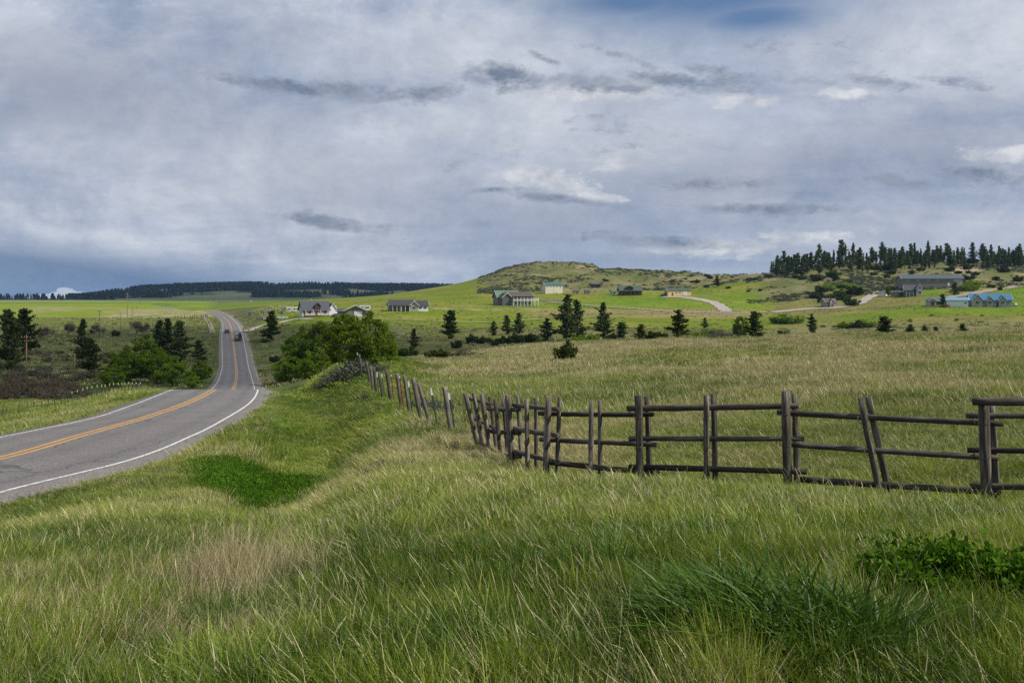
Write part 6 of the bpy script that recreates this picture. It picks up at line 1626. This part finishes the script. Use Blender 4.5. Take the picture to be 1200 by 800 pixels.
def farfence(pts, n, label, h=1.3, r=.07, wires=True, mat=None):
    """post and wire fence across the fields; follows photo points on the ground"""
    W = [ghit(x, y, label) for x, y in pts]
    seg = [0]
    for a, b in zip(W, W[1:]): seg.append(seg[-1]+(b-a).length)
    O = W[0].copy(); root = empty('field_fence', O, 0, label, 'field fence'); T = []
    for k in range(n+1):
        s = seg[-1]*k/n
        x = float(np.interp(s, seg, [w.x for w in W])); y = float(np.interp(s, seg, [w.y for w in W])); z = gz(x, y)
        hh = h*random.uniform(.85, 1.15); mb = MB(); mb.cyl((x-O.x, y-O.y, z-O.z-.4), (x-O.x+random.uniform(-.1, .1), y-O.y, z-O.z+hh), r, r*.9, 6); mb.build('post', mat or POSTW, root)
        T.append(Vector((x-O.x, y-O.y, z-O.z)))
    if wires:
        for q in (.45, .9, 1.15):
            mb = MB(); mb.tube([t+Vector((0, 0, q)) for t in T], .02, 3); mb.build('wire', WIRE, root)
random.seed(8)
farfence([(205, 373), (222, 373), (243, 371.5)], 13, 'old fence of dark stub posts below the pale dry field', 2.0, .22)
farfence([(247, 384), (243, 376), (241, 371)], 7, 'short fence line running beside the pale track left of the highway', 1.6, .14)
farfence([(236, 406), (240, 398), (246, 394), (250, 390)], 6, 'leaning fence posts near the small dark pine by the highway', 1.7, .13)
farfence([(640, 357), (700, 361), (760, 363), (820, 364.5), (868, 366)], 44, 'thin fence along the lower edge of the bright green field', 1.4, .10)
farfence([(812, 344), (850, 349), (890, 355), (905, 358)], 22, 'pale rail fence between the green field and the sage slope', 1.3, .08, True, simple('pale_rail_wood', (.24, .225, .20), .9, .2))
farfence([(960, 367), (1020, 363), (1080, 361), (1130, 363)], 34, 'thin fence above the right hand green pasture', 1.4, .09)
farfence([(300, 377), (380, 379.5), (450, 379), (520, 377)], 34, 'thin fence across the hay field below the farmhouse', 1.3, .08)
farfence([(285, 389), (300, 390), (318, 391)], 5, 'brown wooden posts at the field gate right of the highway', 1.8, .17)

# ------------------------------------------------------------------ gravel lanes
def track(pts, w, label, mat=None, name='gravel_lane'):
    W = []
    for x, y in pts: W.append(ghit(x, y, label))
    L = [0]
    for a, b in zip(W, W[1:]): L.append(L[-1]+max(.1, (b-a).length))
    s = np.arange(0, L[-1], 2.0)
    fx, fy_ = pchip(L, [v.x for v in W]), pchip(L, [v.y for v in W])
    x, y = fx(s), fy_(s)
    dx, dy = np.gradient(x), np.gradient(y); l = np.hypot(dx, dy)+1e-6; nx, ny = -dy/l, dx/l
    cols = []
    for o in np.linspace(-.5, .5, 5):
        ww = w*(1+.12*np.sin(s*.35))
        X = x+nx*o*ww; Y = y+ny*o*ww; cols.append(np.stack([X, Y, np.array([gz(a, b) for a, b in zip(X, Y)])+.25], -1))
    V = np.stack(cols, 1); n = 5; i = np.arange(len(s)*n).reshape(len(s), n)
    Fq = np.stack([i[:-1, :-1], i[:-1, 1:], i[1:, 1:], i[1:, :-1]], -1).reshape(-1, 4)
    o = link(name, mesh_np(name, V, Fq, [mat or GRAVEL], smooth=True)); tag(o, label, kind='structure')
track([(776, 348), (800, 348.5), (822, 351.5), (838, 355.5), (846, 360.5), (852, 366)], 7, 'curved gravel drive up to the tan garage')
track([(640, 353.5), (690, 358), (740, 361.5), (800, 365.5), (850, 367), (900, 366)], 4, 'gravel lane below the bright green field')
track([(628, 353), (645, 352.5), (662, 353)], 7, 'dark parking strip right of the balcony house', simple('old_asphalt', (.12, .12, .125), .9))
track([(905, 366), (950, 362), (975, 361), (1000, 357.5), (1014, 351), (1024, 345.5), (1034, 341)], 7, 'gravel lane climbing past the stone house')
track([(1105, 349.5), (1140, 344), (1165, 339.5), (1200, 334)], 8, 'dirt track climbing behind the blue roofed house', simple('dirt', (.25, .20, .15), .95, .2))
track([(286, 389), (305, 382), (326, 379), (340, 375.5), (352, 374), (366, 374.5)], 5, 'gravel driveway curving up to the farmhouse')
track([(249, 391), (247, 383), (243, 376), (239, 370)], 2.2, 'pale dirt track left of the highway', simple('pale_dirt', (.20, .18, .11), .95, .2))
track([(120, 376), (160, 371), (200, 368), (238, 366)], 3, 'pale dirt track across the pasture', simple('pale_dirt_track', (.27, .24, .15), .95, .2))
track([(380, 377), (440, 374), (500, 376), (560, 378), (640, 374), (690, 372.5)], 3, 'faint dirt lane along the lower hay field', simple('straw_dirt', (.27, .24, .13), .95, .2))

# ------------------------------------------------------------------ sage on the hills, far forest
def hill_sage():
    g = np.random.default_rng(9); n = 42000
    Y = g.uniform(610, 1000, n); px = g.uniform(540, 1230, n); X = (px-600)/F*Y
    keep = ((px > 875) & (Y > 615) & (Y < 840)) | ((px > 560) & (px < 910) & (Y > 745))
    keep &= .6*fbm(X/40+3, Y/44, 5)+.4*fbm(X/7, Y/8, 3) > g.uniform(.42, .56, n)
    X, Y = X[keep], Y[keep]; n = len(X)
    s = g.uniform(.3, 1.0, n)*np.where(g.random(n) < .08, 1.6, 1)
    src = [MESHES['sagebrush'][0][0], MESHES['sagebrush'][1][0]]
    lo = []
    for k in range(2):
        gg = np.random.default_rng(50+k); pp = gg.normal(size=(60, 3))*np.array([.45, .45, .2])+np.array([0, 0, .4])
        lo.append(qmesh('sage_tuft', quads(pp, .34, gg), SAGE if k == 0 else JUN))
    instancer('sagebrush_cover', np.stack([X, Y, Z(X, Y)], -1), lo, (g.random(n) < .06).astype(int), np.stack([0*s, 0*s, g.uniform(0, 6.28, n)], -1), np.stack([s*1.3, s*1.3, s], -1), 0*s, 0*s, 'grey green sagebrush scattered over the open hill slopes')
hill_sage()
def pasture():
    """tufts and weeds standing in the pastures and hay fields, so the ground is not a smooth sheet"""
    g = np.random.default_rng(15)
    n = 60000
    Y = np.exp(g.uniform(math.log(185), math.log(760), n)); px = g.uniform(-40, 1240, n); X = (px-600)/F*Y
    keep = (X < XL(Y)-3) | (X > XR(Y)+3)
    keep &= (fbm(X/9, Y/12, 3) > g.uniform(.35, .62, n)) & ~((px > 860) & (Y > 640)) & ~((px < 300) & (Y > 620))
    X, Y, px = X[keep], Y[keep], px[keep]; n = len(X)
    src = [bm_('pasture_tuft', 61, 26, .9, .25, .6, .10, lean=.1, spread=.4), bm_('pasture_tuft', 62, 34, 1.4, .2, .45, .12, lean=.1, spread=.4), bm_('pasture_weed', 63, 40, .6, .4, .9, .12, lean=.05, spread=.5, mat=BROADM)]
    crop = ((Y > 430) & (px > 300)).astype(float)
    s = g.uniform(.5, 1.3, n)*(1-.45*crop)
    k = g.choice([0, 1, 2], n, p=[.42, .42, .16])
    instancer('pasture_grass', np.stack([X, Y, Z(X, Y)-.03], -1), src, k, np.stack([0*s, 0*s, g.uniform(0, 6.28, n)], -1), np.stack([s*1.3, s*1.3, s], -1), np.clip(g.normal(size=n)*.25+.38-.25*crop, 0, 1), np.clip(g.normal(size=n)*.25+.42, 0, 1), 'tufts of grass and weeds in the valley pastures and hay fields')
pasture()
def far_forest():
    g = np.random.default_rng(12)
    src = []
    for k in range(3):
        gg = np.random.default_rng(70+k); pts = []
        for i in range(80):
            t = gg.random()**.8; r = (1-t)*.24+.02
            a = gg.uniform(0, 6.283); pts.append((math.cos(a)*r*gg.uniform(.4, 1), math.sin(a)*r*gg.uniform(.4, 1), .05+t*.95))
        src.append(qmesh('far_conifer', quads(np.array(pts), .17, gg, .8), FOREST))
    n = 30000
    Y = g.uniform(2700, 3760, n); px = g.uniform(80, 580, n); X = (px-600)/F*Y
    dens = fbm(X/120, Y/160+3, 4); keep = dens < g.uniform(.42, .56, n)-.10*sstep(3500, 3150, Y)*sstep(420, 330, px); X, Y = X[keep], Y[keep]
    # tree belts along the far plain on the left
    m = 560; Y2 = np.concatenate([g.normal(2520, 20, m//2), g.normal(3000, 60, m//2)]); p2 = g.uniform(-120, 135, m); X2 = (p2-600)/F*Y2
    k2 = fbm(X2/60, Y2/400, 3) > .47; X = np.concatenate([X, X2[k2]]); Y = np.concatenate([Y, Y2[k2]])
    n = len(X); s = g.uniform(9, 17, n); w = s*g.uniform(.9, 1.5, n)
    instancer('forest', np.stack([X, Y, Z(X, Y)-.4], -1), src, g.integers(0, 3, n), np.stack([0*s, 0*s, g.uniform(0, 6.28, n)], -1), np.stack([w, w, s], -1), 0*s, 0*s, 'dark conifer forest covering the far ridge and plain')
far_forest()

# ------------------------------------------------------------------ unseen clouds added up toward the sun to shade the draw and far ridge
def shade_cloud(tx, ty, tz, H, rx, ry, rz_, seed, label, lumps=26):
    g = np.random.default_rng(seed)
    m, nt, out = newmat('shade_cloud_skin')
    d = nd(nt, 'ShaderNodeBsdfDiffuse', inp={'Color': (.85, .86, .9, 1)}); t = nt.nodes.new('ShaderNodeBsdfTransparent')
    tcn = nt.nodes.new('ShaderNodeTexCoord'); f = noise(nt, tcn.outputs['Object'], 3./rx, 4, .6)
    mx = nt.nodes.new('ShaderNodeMixShader'); nt.links.new(ramp(nt, f, [(.3, .30), (.7, .5)]), mx.inputs[0])
    nt.links.new(t.outputs[0], mx.inputs[1]); nt.links.new(d.outputs[0], mx.inputs[2]); nt.links.new(mx.outputs[0], out.inputs[0])
    c = Vector((tx, ty, tz))+sdir*(H/sdir.z)
    import bmesh
    bm = bmesh.new(); bmesh.ops.create_icosphere(bm, subdivisions=5, radius=1)
    for v in bm.verts:
        a = math.atan2(v.co.y, v.co.x); k = 1+.22*math.sin(2*a+seed)+.16*math.sin(3*a+2*seed)+.10*math.sin(7*a+seed)
        q = 1+.25*(float(fbm(np.array([v.co.x*3+seed]), np.array([v.co.y*3+v.co.z]), 3)[0])-.5)
        zz = v.co.z if v.co.z > 0 else v.co.z*.35
        v.co = Vector((v.co.x*rx*k*q, v.co.y*ry*k*q, zz*rz_*q))
    me = bpy.data.meshes.new('cloud'); bm.to_mesh(me); bm.free(); me.materials.append(m)
    o = link('cloud', me); o.location = c; tag(o, label, kind='structure')
shade_cloud(-135, 275, -16, 900, 95, 195, 40, 1, 'unseen cloud added to shade the valley')
shade_cloud(-1000, 3250, 30, 3000, 1650, 800, 300, 4, 'broad unseen cloud added to shade the far ridge')
def make_haze():
    m, nt, out = newmat('haze_air')
    v = nd(nt, 'ShaderNodeVolumePrincipled', inp={'Color': (.42, .66, 1.0, 1), 'Density': 4.0e-5, 'Anisotropy': .2})
    nt.links.new(v.outputs[0], out.inputs['Volume'])
    mb = MB(); mb.box((0, 6000, 60), (27000, 13000, 170)); o = mb.build('haze', m); tag(o, 'thin blue air between the near fields and the far ridge', kind='stuff')
make_haze()
for w_, a, b in MISS: print('missed ground', w_, a, b)
